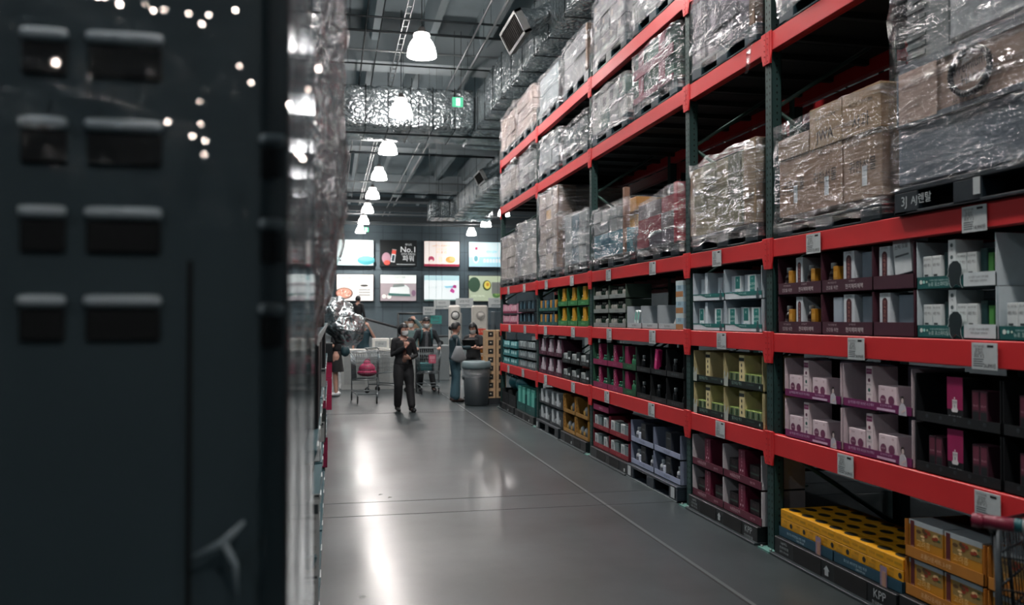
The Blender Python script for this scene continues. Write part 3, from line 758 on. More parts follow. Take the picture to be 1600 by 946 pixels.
def tray_mesh(b, W, D, H, lip, out, inn, lipc, div=None, txt=(), back=True, sides=(1, 1), wedge=0, frontcol=None):
    o, i_, l = M_(out, rough=.55), M_(inn, rough=.6), M_(lipc, rough=.5); T = .004
    b.box(0, 0, 0, W, D, T, i_)
    b.box(0, 0, 0, W, T, lip, l)
    for k, x in ((0, 0), (1, W-T)):
        if sides[k]:
            b.prism([(.0, 0), (D, 0), (D, H), (wedge, H), (0, H*.55 if wedge else H)], x, x+T, o, 'x')
            b.box(x, -.0006, lip, x+T, .0, H*(.55 if wedge else 1), o)
    if back: b.box(T, D-T, T, W-T, D, H*.98, i_)
    for (tx, sz, fx, fz, c, *r) in txt: b.text(tx, sz, fx*W, -.0012, fz*lip, M_(c), r[0] if r else W*.45)
def tray(label, y, z, W, D, H, lip, out, inn, lipc, txt=(), div=(), group=None, x=0, deco=None, name='display_tray', **k):
    t = thing(name, (XF+.015+x, y, z), RS, label, 'display tray', group)
    b = MB(); tray_mesh(b, W, D, H, lip, out, inn, lipc, txt=txt, **k)
    if deco: deco(b)
    b.build('tray_body', t)
    for (dx, dw, dc, fn) in div:
        b = MB(); b.box(dx*W, .012, .004, dx*W+dw, D*.55, H*.97, M_(dc), .0015)
        if fn: fn(b, dx*W, dw, H)
        b.build('divider', t)
    return t
def place(o, tl, lx, ly, lz, label, cat, group=None, rz=0, lean=0):
    x, y, z = tl
    o.location = (XF+.015+x+ly, y-lx, z+lz); o.rotation_euler = (0, lean, RS+rz)
    if lean: o.rotation_euler = Matrix.Rotation(RS+rz, 3, 'Z').to_euler(); o.rotation_euler = (Matrix.Rotation(RS+rz, 3, 'Z') @ Matrix.Rotation(lean, 3, 'Y')).to_euler()
    return tag(o, label, cat, group)
BAY = ['nearest bay', 'narrow bay', 'third bay', 'fourth bay', 'farthest bay']
def tset(cw, where, trays, tiers, spec, items, tn=('lower', 'upper', 'topmost')):
    """trays: list of (y_left, W); items(ti,k) -> list of (name,key,fn,lx,ly,lz,what,cat,rz,lean)"""
    for k in range(tiers[1]):
        for i, (y, W) in enumerate(trays):
            z = tiers[0]+k*tiers[2]
            sp = spec(i, k, W)
            if sp is None: continue
            tw = tn[k] if tiers[1] > 1 else 'only'
            lab = '%s %s tray, %s from left, %s' % (tw, cw, ORD[i], where)
            tray(lab, y, z, W, group='%s trays, %s' % (cw, where), **sp)
            n = {}
            for (nm, key, fn, lx, ly, lz, what, cat, rz, lean) in items(i, k, W):
                o = item(nm, key, fn); n[what] = n.get(what, 0)+1
                place(o, (0, y, z), lx, ly, .004+lz, '%s, %s in %s %s %s tray, %s' % (what, ORD[n[what]-1], ORD[i], tw, cw.split(' ')[0], where), cat, '%s, %s' % (what+'s', where), rz, lean)

# ---- nearest bay, second beam: maroon trays with amber bottles
Z2, Z1, Z3 = LV[1][1]+.004, LV[0][1]+.004, LV[2][1]+.004
def oval(b, x, w, H):
    c = x+w/2; m = M_('4a1f2a')
    b.prism([(c+w*.24*math.cos(a*PI/8), H*.5+(H*.27 if math.sin(a*PI/8) >= 0 else -H*.27)+w*.24*math.sin(a*PI/8)) for a in range(16)], .0112, .012, m)
    for j in range(6): b.text('천녹혈비손맥'[j], .026, c, .0105, H*.5+H*.25-H*.1*j, M_('9a6a60'), w*.4)
    b.text('순수홍삼', .016, c, .0105, H*.93, M_('5a5f62'), w*.7)
def s_mar(i, k, W):
    txt = [('하루 한포를 위한', .014, .22, .75, '9a8f92'), ('건강을 위한', .028, .22, .36, 'a8a0a2', W*.3), ('순수홍삼 원', .014, .62, .80, '9a8f92'), ('현지혜파혜맥', .034, .66, .38, 'b5adae', W*.38)] if i < 2 else []
    return dict(D=.34, H=.262, lip=.082, out='47222f', inn='2a1820', lipc='43202f', txt=txt, div=[((.40, .10, .42)[i] if i != 2 else .12, .10 if i else .085, 'a4abaf', oval)] if i != 1 else [(.42, .115, 'a4abaf', oval)])
def i_mar(i, k, W):
    B = ('medicine_bottle', 'amb', bottle(.031, .190, '1c1416', 'b9bfc0', '2c2226')); X = ('amber_box', 'ambx', sbox(.05, .09, .165, 'b8801f', ('card', .1, .2, .9, .8, 'c8963a'), ('text', '홍삼', .02, .5, .5, '5a3a14')))
    r = []
    def a(q, lx, what, cat): r.append((*q, lx, .012, 0, what, cat, 0, 0))
    if i == 0:
        a(B, .055, 'dark bottle with white cap', 'bottle'); a(X, .125, 'amber carton beside bottle', 'box'); a(B, .345, 'dark bottle with white cap', 'bottle'); a(X, .415, 'amber carton beside bottle', 'box')
    if i == 1 and k == 1: a(B, .045, 'dark bottle with white cap', 'bottle'); a(X, .115, 'amber carton beside bottle', 'box')
    W_ = ('gift_box', 'gbx', sbox(.10, .2, .235, '77828c', ('card', .1, .1, .9, .9, '818c96')))
    if i == 1 and k == 0: a(W_, .115, 'plain grey gift box', 'box')
    G_ = ('gift_box', 'gbx2', sbox(.13, .2, .235, '66727c', ('card', .06, .06, .94, .94, '6d7983')))
    if not (i == 0): r.append((*G_, .37 if i == 1 else .17, .05, 0, 'slate grey gift box', 'box', 0, .0))
    return r
tset('maroon', 'second beam nearest bay', [(5.715, .56), (5.15, .545), (4.60, .37)], (Z2, 2, .272), s_mar, i_mar)
# a white carton leaning over the last maroon tray
o = item('leaning_box', 'lnb', sbox(.15, .12, .22, 'a9b0b2', ('text', '스틱 모음', .03, .5, .7, '4c5356'), ('card', .1, .45, .9, .5, '5a6164')))
place(o, (0, 4.44, Z2+.272), .02, .02, .08, 'white carton tipped over the last upper maroon tray, near the teal trays', 'box', lean=-.12)

# ---- teal trays with head silhouette
def head(b, W, H, x0=.53):
    m = M_('10262a'); e = M_('a9b4b4')
    P = [(0, 0), (.03, -.02), (.045, .0), (.05, .035), (.062, .04), (.052, .055), (.055, .075), (.045, .10), (.02, .118), (-.012, .118), (-.035, .10), (-.044, .07), (-.040, .045), (-.03, .03), (-.032, 0), (-.045, -.02)]
    P = [(x, z+.022) for x, z in P]
    P = [(-x, z) for x, z in P]
    c = x0*W
    b.prism([(c+x*1.08, z*1.06-.003) for x, z in P], -.004, -.003, e); b.prism([(c+x, z) for x, z in P], -.0052, -.0042, m)
def s_teal(i, k, W):
    def deco(b):
        head(b, W, .25); b.card(.62*W, .006, W-.004, .075, -.0015, M_('a8b0b2')); b.text('뇌 건강 기능성 인정 원료', .013, .80*W, -.0025, .05, M_('3a4447'), W*.3); b.text('하루 한알로 간편하게', .013, .80*W, -.0025, .03, M_('3a4447'), W*.28)
        for dx, r, c in ((.06, .012, 'c8cfc8'), (.10, .009, '8fc0b8'), (.14, .006, 'b8c8b8')): b.disc(dx*W, -.0015, .04, r, r, M_(c), 12)
        b.add([(.01, .30, .0), (W-.01, .30, .0), (W-.01, .30, .25), (.01, .30, .25)], [(0, 1, 2, 3)], M_('98a1a5'))
        b.text('혈행개선 포스파티딜세린', .026, .26*W, .298, .20, M_('3c4a4c'), W*.36); b.text('하루 포스파티딜세린', .026, .76*W, .298, .20, M_('3c4a4c'), W*.36)
    return dict(D=.33, H=.262, lip=.068, out='9aa5a9', inn='55636a', lipc='12605e', deco=deco, txt=[('기억력 개선에 도움을 줄 수 있는', .011, .30, .68, 'a9c4c0'), ('뉴로 포스파티딜세린', .026, .33, .36, 'b9d0cc', W*.34)],
                div=[(.40, .055, 'b4babb', lambda b, x, w, H: [b.disc(x+w/2, .011, H*(.86-.24*j), .011, .011, M_('4c5a5c'), 12) for j in range(4)]+[b.text('%s' % '기억인지뇌력'[j], .018, x+w/2, .0108, H*(.76-.24*j), M_('3c484a')) for j in range(3)])])
def i_teal(i, k, W):
    Sx = ('medicine_box', 'tmb', sbox(.066, .07, .175, 'aab0b0', ('text', '포스파티딜', .012, .5, .90, '3a4446'), ('text', '세린 맥스', .019, .5, .72, '30393b'), ('card', .15, .38, .6, .44, '3a4446'), ('disc', .72, .28, .017, '16383a')))
    Dk = ('dark_box', 'tdk', sbox(.045, .08, .19, '163a3a', ('card', .15, .1, .85, .9, '1b4546')))
    Gn = ('green_box', 'tgn', sbox(.035, .07, .165, '3f7a3c', ('card', .1, .1, .9, .9, '4a8a44')))
    r = [(*Sx, x, .010, 0, 'small white medicine box', 'box', 0, 0) for x in (.04, .112)]+[(*Dk, .182, .03, 0, 'dark green slim box', 'box', 0, 0)]
    r += [(*Sx, x, .010, 0, 'small white medicine box', 'box', 0, 0) for x in (.30, .372)]+[(*Dk, .443, .03, 0, 'dark green slim box', 'box', 0, 0), (*Gn, .495, .03, 0, 'bright green slim box', 'box', 0, 0)]
    return r
tset('teal', 'second beam nearest bay', [(4.205, .58), (3.61, .58)], (Z2, 2, .262), lambda i, k, W: None if (i == 1 and k == 1) else s_teal(i, k, W), lambda i, k, W: [] if (i == 1 and k == 1) else i_teal(i, k, W))

# ---- pink trays
def s_pink(i, k, W):
    def deco(b):
        for x0, x1 in ((.03, .27), (.46, .9)):
            b.add([(x0*W, .24, .1), (x1*W, .24, .1), (x1*W, .24, .262), (x0*W, .24, .262)], [(0, 1, 2, 3)], M_('7f8796')); 
            b.text('여성 건강 유산균', .028, (x0+x1)/2*W, .238, .225, M_('454c60'), (x1-x0)*W*.8); b.text('하루 한번 간편하게', .018, (x0+x1)/2*W, .238, .175, M_('454c60'), (x1-x0)*W*.7)
        # standing figure at the end of the lip
        c = .88*W; sk = M_('a99a98'); hr = M_('2a2022')
        b.disc(c, -.003, .088, .017, .022, hr, 14); b.disc(c+.001, -.0036, .083, .011, .015, sk, 12)
        b.prism([(c-.032, 0), (c+.036, 0), (c+.030, .045), (c+.012, .068), (c-.010, .068), (c-.028, .05)], -.004, -.002, M_('9c9aa0'))
        b.prism([(c-.004, .01), (c+.03, .03), (c+.026, .04), (c-.008, .022)], -.005, -.004, sk)
        b.card(.52*W, .010, .78*W, .024, -.0014, M_('a891a4'))
    return dict(D=.34, H=.268, lip=.052, out='a89ca0', inn='3b3440', lipc='76235c', deco=deco, txt=[('@ 여성을 위한 유산균 리스펙타', .020, .28, .6, 'b09ab0', W*.4), ('질 건강까지 생각한', .014, .65, .75, 'b09ab0', W*.2)],
                div=[(.335, .062, 'c0b4b6', lambda b, x, w, H: [b.card(x+.004, H*.80, x+w-.004, H*.92, .0115, M_('842a5e')), b.text('여성유산균', .014, x+w/2, .011, H*.86, M_('c9b0bd'), w*.8)]+[b.disc(x+w/2, .0115, H*(.66-.22*j), .012, .012, M_(('5a2a40', '2a5a52', '70506a')[j]), 12) for j in range(3)]+[b.text('특허받은', .012, x+w/2, .011, H*(.56-.22*j), M_('5a5058'), w*.7) for j in range(3)])])
def i_pink(i, k, W):
    P = ('pink_box', 'pkb', sbox(.165, .12, .148, 'b9a9ae', ('disc', .27, .45, .028, '6d3a55'), ('disc', .73, .45, .028, '6d3a55'), ('card', .08, .03, .92, .10, 'b8688e'), ('text', '유산균', .012, .27, .86, '7a3040'), ('text', '10', .018, .80, .86, '8a2a3a'), ('text', 'Y존케어', .012, .27, .45, 'b9a0ac')))
    r = []
    if not (i == 1 and k == 1): r.append((*P, .030, .02, 0, 'pink box with two purple circles', 'box', 0, 0))
    r.append((*P, .33 if W > .6 else .31, .02, 0, 'pink box with two purple circles', 'box', 0, 0))
    r = [(a, b_, c, min(d, W-.175), *e) for a, b_, c, d, *e in r]
    return r
tset('pink', 'lowest beam nearest bay', [(5.63, .69), (4.915, .66)], (Z1, 2, .285), s_pink, i_pink)

# ---- black trays with magenta cards
def s_blk(i, k, W):
    def deco(b):
        for j in range(5): b.lathe([(.010, -.001), (.007, -.001)], M_('3c4448'), 12, o=((.15+.17*j)*W, 0, .035), axis='y'); b.text('홍삼정인맥'[j], .012, (.15+.17*j)*W, -.0015, .035, M_('4a5256'))
        b.add([(.62*W, .25, .02), (.9*W, .25, .02), (.9*W, .25, .24), (.62*W, .25, .24)], [(0, 1, 2, 3)], M_('3c3032')); b.text('홍삼정', .03, .76*W, .248, .18, M_('6a4a48'), .1)
    def card(b, x, w, H):
        b.card(x, H*.34, x+w, H*.98, .0112, M_('9c1f58')); c = x+w/2; e = M_('c3c0c0')
        b.prism([(c-.018, .075), (c+.018, .075), (c+.024, .085), (c+.016, .10), (c+.017, .140), (c-.017, .140), (c-.016, .10), (c-.024, .085)], .0095, .011, e)
        b.text('정관', .017, c, .009, .125, INK); b.text('장', .017, c, .009, .106, INK); b.disc(c, .0092, .148, .004, .006, e, 8)
        b.text('홍삼정 옥고', .024, c, .0105, .045, M_('8e9698'), w*.8)
    return dict(D=.34, H=.262, lip=.055, out='14181b', inn='101316', lipc='15191c', deco=deco, div=[(.38, .115, '15181b', card)] if i == 0 else [(.38, .115, '15181b', card)])
def i_blk(i, k, W):
    P = ('slim_box', 'slb', sbox(.052, .09, .195, '4a2a36', ('card', .12, .5, .88, .95, '6a2f42'), ('card', .12, .05, .88, .45, '23282b'), ('text', '에너지', .013, .5, .6, '9a7a82')))
    r = []
    if not (k == 1 and i == 0): r += [(*P, .08, .02, 0, 'dark red slim box', 'box', 0, 0), (*P, .134, .02, 0, 'dark red slim box', 'box', 0, 0)]
    r += [(*P, .405, .02, 0, 'dark red slim box', 'box', 0, 0), (*P, .459, .02, 0, 'dark red slim box', 'box', 0, 0)]
    return r
tset('black', 'lowest beam nearest bay', [(4.225, .62), (3.59, .62)], (Z1, 2, .272), s_blk, i_blk)

# ---- floor pallets
def fpallet(label, y, W, text=None, h=.132, solid=True, col='0f1417', D=1.1, stickers=()):
    t = thing('floor_pallet', (XF-.03, y, 0), RS, label, 'pallet', 'pallets standing on the floor under the rack')
    b = MB(); m = mat(col, .42, var=.2, scale=5)
    if solid:
        b.box(0, .012, .012, W, D, h, m, .004); b.box(-.01, -.02, 0, W+.01, D, .018, mat('2a3336', .4), .003)
        for k in range(2): b.box(W*(.19+.36*k), .010, .02, W*(.44+.36*k), .0115, h-.012, mat('090c0e', .7))
    else: pallet_mb(b, W, D, h, m); b.box(-.0, -.01, 0, W, .02, .012, mat('6a7476', .4))
    if text: 
        lt = mat('b4bcbe', .5)
        b.text('KPP', .072, W*.89, .009, h*.62, lt, .15); b.text('한국파렛트풀', .026, W*.89, .009, h*.22, lt, .14)
        b.text('logisALL', .026, W*.10, .009, h*.80, lt, .12); b.text('한국파렛트풀', .022, W*.10, .009, h*.55, lt, .12); b.text('물류는 로지스올', .018, W*.10, .009, h*.34, lt, .12)
        b.box(W*.475, .009, h*.3, W*.505, .0095, h*.6, lt); b.prism([(W*.465, h*.55), (W*.515, h*.55), (W*.49, h*.78)], .0088, .0094, lt)
    for (sx, sw) in stickers: b.box(sx, -.006 if not solid else .007, .03, sx+sw, -.005 if not solid else .011, .03+sw*1.1, PAPER)
    b.build('pallet_body', t); return t
fpallet('black lettered pallet under the yellow boxes', 5.73, 1.37, True, .135)
fpallet('black lettered pallet under the maroon and white trays', 7.255, 1.27, True, .130)
fpallet('black pallet under the red trays in the third bay', 10.24, 1.34, False, .13, stickers=((1.25, .03),))
fpallet('open dark pallet with white stickers under the lavender trays', 8.87, 1.38, False, .145, False, '27313a', stickers=((.05, .09), (1.24, .09)))
fpallet('dark pallet under the grey wedge trays in the fourth bay', 13.06, 1.32, False, .15, False, '1f282e', stickers=((.05, .07),))
fpallet('black pallet under the tan frame trays in the fourth bay', 11.66, 1.22, False, .14, stickers=((.55, .03),))
fpallet('black pallet under the teal goods at the far end', 14.72, 1.42, False, .13, stickers=((1.1, .03),))
fpallet('black pallet under the black goods at the far end', 16.10, 1.3, False, .13, stickers=((.8, .03),))
fpallet('black pallet under the orange gift trays behind the trolley', 4.335, 1.3, False, .15)
# yellow boxes on blue trays
def s_blue(i, k, W):
    def deco(b):
        b.text('포스트 비타민을 위한 하루', .022, .34*W, -.0012, .040, M_('8a9fa8'), W*.5); b.text('간편한 비타 음료', .014, .42*W, -.0012, .018, M_('a8b4ba'), W*.3)
        b.box(.71*W, -.004, -.03, .80*W, -.002, .115, mat('8d7a90', .4)); b.box(.74*W, -.006, -.02, .79*W, -.004, .085, mat('b08a78', .5))
    return dict(D=.52, H=.07, lip=.068, out='1d4656', inn='16323e', lipc='1b4557', deco=deco, sides=(1, 1))
tset('blue', 'under yellow boxes', [(5.725, .685), (5.035, .685)], (.136, 1, .1), s_blue, lambda *a: [])
yb = sbox(.168, .125, .062, 'd99a18', ('card', .08, .12, .5, .5, 'c08a1e'), ('disc', .84, .5, .017, '1c1b18'), ('text', '비타민', .016, .4, .75, '6a4a10'))
yt = sbox(.168, .125, .060, 'e0a015', ('text', '비타500', .018, .3, .5, '9a7016'), ('card', .55, .35, .95, .6, 'b8860f'), ('lid', '26261f'))
for c in range(8):
    for r_ in range(4):
        o = item('yellow_box', 'ybt', yt); place(o, (0, 5.722, .136), .004+c*.170, .012+r_*.127, .132, 'yellow box with black disc on top, %s from left, %s row back' % (ORD[c], ORD[r_]), 'box', 'yellow boxes with black discs')
    o = item('yellow_box', 'ybb', yb); place(o, (0, 5.722, .136), .004+c*.170, .012, .066, 'lower yellow box with dark dot, %s from left in the front row' % ORD[c], 'box', 'lower yellow boxes')
# orange gift trays
def s_or(i, k, W):
    def deco(b): b.text('포름다운세트 3-9호', .030, .42*W, -.0012, .030, M_('cfae84'), W*.55)
    return dict(D=.4, H=.205, lip=.062, out='b3742c', inn='6a4420', lipc='b8782c', deco=deco)
def i_or(i, k, W):
    def g(b):
        w, d, h = .27, .2, .200
        b.box(0, 0, 0, w, d, h, M_('c48722'), .002); b.box(-.0004, -.0004, h*.87, w+.0004, d, h+.0006, M_('858d90'))
        b.box(w*-.0015, -.001, 0, w*.005, 0, h, M_('8a5a1c'))
        R = random.Random(2)
        b.card(.06, h*.50, w, h*.86, -.0008, M_('8f7440', var=.3, scale=60))
        for q in range(16):
            b.disc(.075+R.random()*(w-.09), -.0012-.0001*q, h*(.54+.28*R.random()), .009+R.random()*.012, .006+R.random()*.007, M_(R.choice(['7a4a22', '4d5a34', 'a88a5a', '983c22', 'c8a878', '5c4020'])), 8)
        b.card(.012, h*.12, .045, h*.98, -.0012, M_('5a1f24')); b.text('선물', .02, .028, -.002, h*.25, M_('b08a80'), .028)
        b.text('고려홍', .045, w*.45, -.002, h*.40, M_('d9b878'), w*.4); b.text('건강한 선물 세트', .014, w*.45, -.002, h*.22, M_('6a4418'), w*.4)
        b.disc(w*.85, -.0016, h*.2, .010, .012, M_('6a4418'), 8); b.card(w*.845, h*.06, w*.855, h*.16, -.0016, M_('6a4418'))
    G = ('gift_set', 'gift', g)
    return [(*G, .02+.285*j, .012, .004, 'orange printed gift box', 'box', 0, 0) for j in range(2)]
tset('orange', 'floor pallet behind trolley', [(4.325, .60), (3.70, .60)], (.155, 2, .213), s_or, i_or)

# ---- narrow bay
def s_wt(i, k, W):
    def deco(b):
        b.prism([(.0, .052), (W*.25, .052), (W*.45, .028), (W, .028), (W, .060), (0, .060)], -.0012, -.0004, M_('17706c')); b.text('슈퍼 화이트닝 덴탈', .016, .5*W, -.002, .043, M_('a8c8c4'), W*.3)
        head2(b, .90*W)
    return dict(D=.33, H=.25, lip=.058, out='9da8ae', inn='6c7982', lipc='aab2b6', deco=deco, div=[] if i else [(.36, .05, 'a2acb1', None)])
def head2(b, c):
    b.prism([(c-.02, 0), (c+.02, 0), (c+.024, .03), (c+.008, .05), (c+.010, .075), (c+.002, .088), (c-.010, .078), (c-.010, .05), (c-.024, .03)], -.003, -.002, M_('3a4a50'))
def i_wt(i, k, W):
    T = ('toothpaste_box', 'tpb', sbox(.125, .10, .185, 'a9b2b4', ('card', .28, .22, .92, .95, '15807a'), ('text', 'SUPER', .030, .60, .60, 'b9d8d4'), ('text', 'WHITE', .026, .60, .42, 'b9d8d4'), ('text', '치약', .018, .60, .82, 'b9d8d4')))
    S = ('toothpaste_box', 'tpb2', sbox(.095, .09, .185, 'a9b2b4', ('card', .1, .45, .9, .97, '15706c'), ('text', 'IK', .03, .5, .8, 'b9d8d4'), ('text', '::', .06, .5, .3, '3c6a68')))
    W_ = ('white_box', 'wtb', sbox(.09, .16, .19, '9aa4aa', ('card', .08, .05, .92, .95, 'a3adb3')))
    a = 'white box with teal panel'; c = 'slim box with teal top'; d = 'plain white box'
    if k == 1: return ([(*W_, .06, .05, 0, d, 'box', 0, 0), (*W_, .40, .05, 0, d, 'box', 0, 0)] if i == 0 else [(*W_, .02, .05, 0, d, 'box', 0, 0), (*S, .14, .02, 0, c, 'box', 0, 0), (*W_, .25, .05, 0, d, 'box', 0, 0), (*T, .36, .02, 0, a, 'box', 0, 0)])
    return [(*S, .09 if i == 0 else .28, .02, 0, c, 'box', 0, 0), (*T, .40 if i == 0 else .02, .02, 0, a, 'box', 0, 0)]+([] if i == 0 else [(*T, .42, .02, 0, a, 'box', 0, 0), (*W_, .165, .06, 0, d, 'box', 0, 0)])
tset('white-teal', 'second beam narrow bay', [(7.215, .62), (6.58, .62)], (Z2, 2, .255), s_wt, i_wt)
def s_tan(i, k, W):
    def deco(b):
        b.text('밀크씨슬 맥스', .030, .34*W, -.0012, .034, M_('6f8a80'), W*.36); b.text('간 건강에 도움을 주는', .014, .70*W, -.0012, .038, M_('4a6a60'), W*.26); b.disc(.93*W, -.001, .03, .010, .012, M_('7a8f88'), 8)
        for dx, h in ((.004, .13), (.03, .09), (.058, .12)): b.prism([(dx, .01), (dx+.012, .01), (dx+.018, h*.8), (dx+.010, h), (dx-.002, h*.85)], -.0046, -.003, M_('8d948c'))
        b.box(0, -.005, 0, .07, -.003, .07, M_('8a9089'))
    return dict(D=.34, H=.268, lip=.058, out='a39a74', inn='24292a', lipc='10201f', deco=deco, div=[(.37, .085, 'b0a57c', lambda b, x, w, H: [b.card(x, H*.80, x+w, H*.90, .0113, M_('1f2a28'))]+[b.disc(x+w/2, .0110, H*(.68-.17*j), .011, .015, M_('2d3330'), 8) for j in range(3)])])
def i_tan(i, k, W):
    T = ('supplement_box', 'tnb', sbox(.085, .1, .115, '8c9070', ('top', .94, '8fa25c'), ('card', .06, .45, .94, .92, '4d6248'), ('card', .4, .5, .6, .9, '86a050'), ('text', '밀크씨슬', .016, .5, .3, '4c5240'), ('card', .1, .08, .9, .2, '777c66')))
    if i == 0 and k == 1: return []
    return [(*T, x, .02, 0, 'green-topped tan box', 'box', 0, 0) for x in (.05, .14, .32, .41, .50) if x+.085 < W]
tset('dark green', 'lowest beam narrow bay', [(7.205, .60), (6.595, .64)], (Z1, 2, .282), s_tan, i_tan)
def s_mw(i, k, W):
    def deco(b): b.text('녹용홍삼진액', .032, .32*W, -.0012, .034, M_('a98d94'), W*.4); b.text('정성 가득', .02, .78*W, -.0012, .030, M_('a98d94'), W*.2)
    def col(b, x, w, H):
        for j in range(5): b.text('홍삼진액골'[j], .022, x+w/2, .0108, H*(.9-.1*j), M_('b08a94'), w*.6)
        for j in (0, 1):
            for q in (0, 1): b.disc(x+w*(.33+.34*q), .0110, H*(.36-.16*j), .007, .010, M_('b09aa0'), 8)
    return dict(D=.36, H=.262, lip=.062, out='a8a3a6', inn='2c2026', lipc='5e1f34', deco=deco, div=[(.38, .11, '70203c', col)])
def i_mw(i, k, W):
    D_ = ('tonic_box', 'dkb', sbox(.15, .12, .155, '261c20', ('card', .06, .55, .94, .62, '3c5048'), ('disc', .5, .3, .02, '3a2c30'), ('text', '흑삼', .03, .5, .8, '584448')))
    if i == 0 and k == 1: return []
    return [(*D_, x, .03, 0, 'black tonic box', 'box', 0, 0) for x in (.05, .40)]
tset('maroon-lipped', 'floor pallet narrow bay', [(7.24, .61), (6.62, .64)], (.132, 2, .272), s_mw, i_mw)
# ---- third bay
def bt(r, h, body, cap, lab=None, nm='bottle'): return (nm, ('b', r, h, body, cap, lab), bottle(r, h, body, cap, lab))
def bx(w, d, h, col, *deco, nm='carton'): return (nm, ('x', w, d, h, col, str(deco)), sbox(w, d, h, col, *deco))
def sp(D, H, lip, out, inn, lipc, txt=None, tc='9aa0a0', div=(), deco=None, **k):
    return lambda i, kk, W: dict(D=D, H=H, lip=lip, out=out, inn=inn, lipc=lipc, txt=[(txt, min(.03, lip*.45), .5, .5, tc, W*.6)] if txt else (), div=div, deco=deco, **k)
def row(q, what, cat, xs, ly=.012, lz=0, rz=0, lean=0): return [(*q, x, ly, lz, what, cat, rz, lean) for x in xs]
tset('grey bottle', 'second beam third bay', [(10.2, .58), (9.6, .58)], (Z2, 3, .165), sp(.3, .155, .05, '3a4a40', '262c2a', '6f7674', '샴푸 앤 린스', '3a4040'),
     lambda i, k, W: row(bt(.024, .125, 'a9aaa4', '23282a'), 'pale bottle with black cap', 'bottle', (.03, .10, .17))+row(bt(.026, .125, '1b3026', 'a8a8a0'), 'dark green bottle', 'bottle', (.26, .34))+row(bt(.024, .125, 'a9aaa4', '23282a'), 'pale bottle with black cap', 'bottle', (.42, .49)))
tset('empty white', 'second beam third bay', [(8.97, .44), (8.51, .44), (8.05, .44)], (Z2, 1, .2), sp(.34, .235, .055, '868e92', '6d767b', '8f9799', '칫솔 모아보기', '2c3234'),
     lambda i, k, W: (row(bx(.06, .03, .20, 'a6b0b0', ('card', .15, .5, .85, .95, '5f9a90'), ('text', '칫솔', .02, .5, .3, '3a4446'), nm='toothbrush_pack'), 'white toothbrush pack leaning', 'toothbrush pack', (.16, .24), lean=.35) if i == 0 else row(bx(.06, .03, .15, 'b0aca8', ('card', .2, .1, .8, .6, '8a8480'), nm='toothbrush_pack'), 'white toothbrush pack leaning', 'toothbrush pack', (.3,), lean=.8) if i == 2 else []))
for k in range(4):
    o = item('snack_carton', 'snk', sbox(.17, .3, .15, '7f9aa6', ('top', .72, '9aa8aa'), ('card', 0, 0, 1, .34, 'a5764c'), ('text', '과자', .04, .5, .55, '3c5a6a')))
    if k < 3: place(o, (0, 7.61, Z2), 0, .0, .152*k, 'blue and orange carton, %s up in the stack beside the green upright, second beam' % ORD[k], 'carton', 'stack of blue and orange cartons')
    else: bpy.data.objects.remove(o)
tset('magenta', 'lowest beam third bay', [(10.22, .55), (9.66, .54)], (Z1, 2, .275), sp(.3, .26, .066, '1f4a38', '1a3528', '8a1f50', '골드 비타민', 'a8607e', div=[(.34, .09, '8e1f50', lambda b, x, w, H: [b.disc(x+w*(.3+.4*((q*7) % 3)/2), .011, H*(.85-.09*q), .008, .008, M_('b3a0a8'), 8) for q in range(8)])]),
     lambda i, k, W: row(bt(.028, .12, '1e6048', '3c8468'), 'green bottle', 'bottle', (.07, .13))+row(bt(.028, .12, '1e6048', '3c8468'), 'green bottle', 'bottle', (.34, .42)))
tset('green', 'lowest beam third bay', [(9.12, .42)], (Z1, 2, .275), sp(.3, .26, .066, '1f4a38', '1a3528', '1c5234', '초록 영양제', '4c8a68', div=[(.10, .10, '8e1f50', None)]),
     lambda i, k, W: row(bt(.03, .16, '3a7858', '5c9a78'), 'bright green bottle', 'bottle', (.24, .32)))
tset('glossy black', 'lowest beam third bay', [(8.68, .41), (8.26, .41), (7.84, .41)], (Z1, 2, .275), sp(.3, .26, .055, '12171a', '0d1114', '14191c', '블랙 샴푸 클리닉', '565e62'),
     lambda i, k, W: row(bt(.028, .17, '15191c', 'a9aeb0'), 'black bottle with silver cap', 'bottle', (.10,))+row(('round_jar', 'jar1', lambda b: (b.lathe([(.001, 0), (.05, 0), (.055, .01), (.055, .05), (.05, .06), (.001, .06)], mat('171b1e', .2), 20, o=(.055, .055, .055), axis='y'), b.lathe([(.05, -.002), (.042, -.002)], mat('8d9496', .3), 20, o=(.055, .055, .055), axis='y'))), 'black round jar on its side', 'jar', (.22,)))
o = item('hair_dye_box', 'hdb', sbox(.07, .05, .20, 'c01f6a', ('card', .3, .1, .7, .95, 'd84f90'), ('text', 'ON', .03, .5, .5, 'e0b8c8')))
place(o, (0, 8.2, Z1+.275), .02, -.0, .06, 'bright magenta box leaning across the upper glossy black trays', 'box', lean=.22)
tset('red', 'floor pallet third bay', [(10.22, .61), (9.60, .66)], (.135, 2, .225), sp(.36, .20, .058, '6a1a28', '2c1a1e', '8a1a2a', '홍삼 선물 세트', 'b06a60'),
     lambda i, k, W: row(bx(.105, .12, .155, 'a8aeae', ('card', .25, .3, .95, .9, '7a8486'), ('text', '홍삼', .03, .6, .6, '4a5254')), 'white printed box', 'box', (.03, .38))+row(bx(.13, .1, .15, '4c5a5c', ('card', .1, .2, .9, .9, '5f6e70')), 'grey window box', 'box', (.17, .50) if W > .64 else (.17,)))
tset('magenta-topped', 'above red trays third bay', [(10.22, .60)], (.585, 1, .1), sp(.3, .10, .07, '7a1f48', '4a1a30', '8f1f50', '사은품 증정', 'b88aa0'), lambda *a: [])
def lavd(b): pass
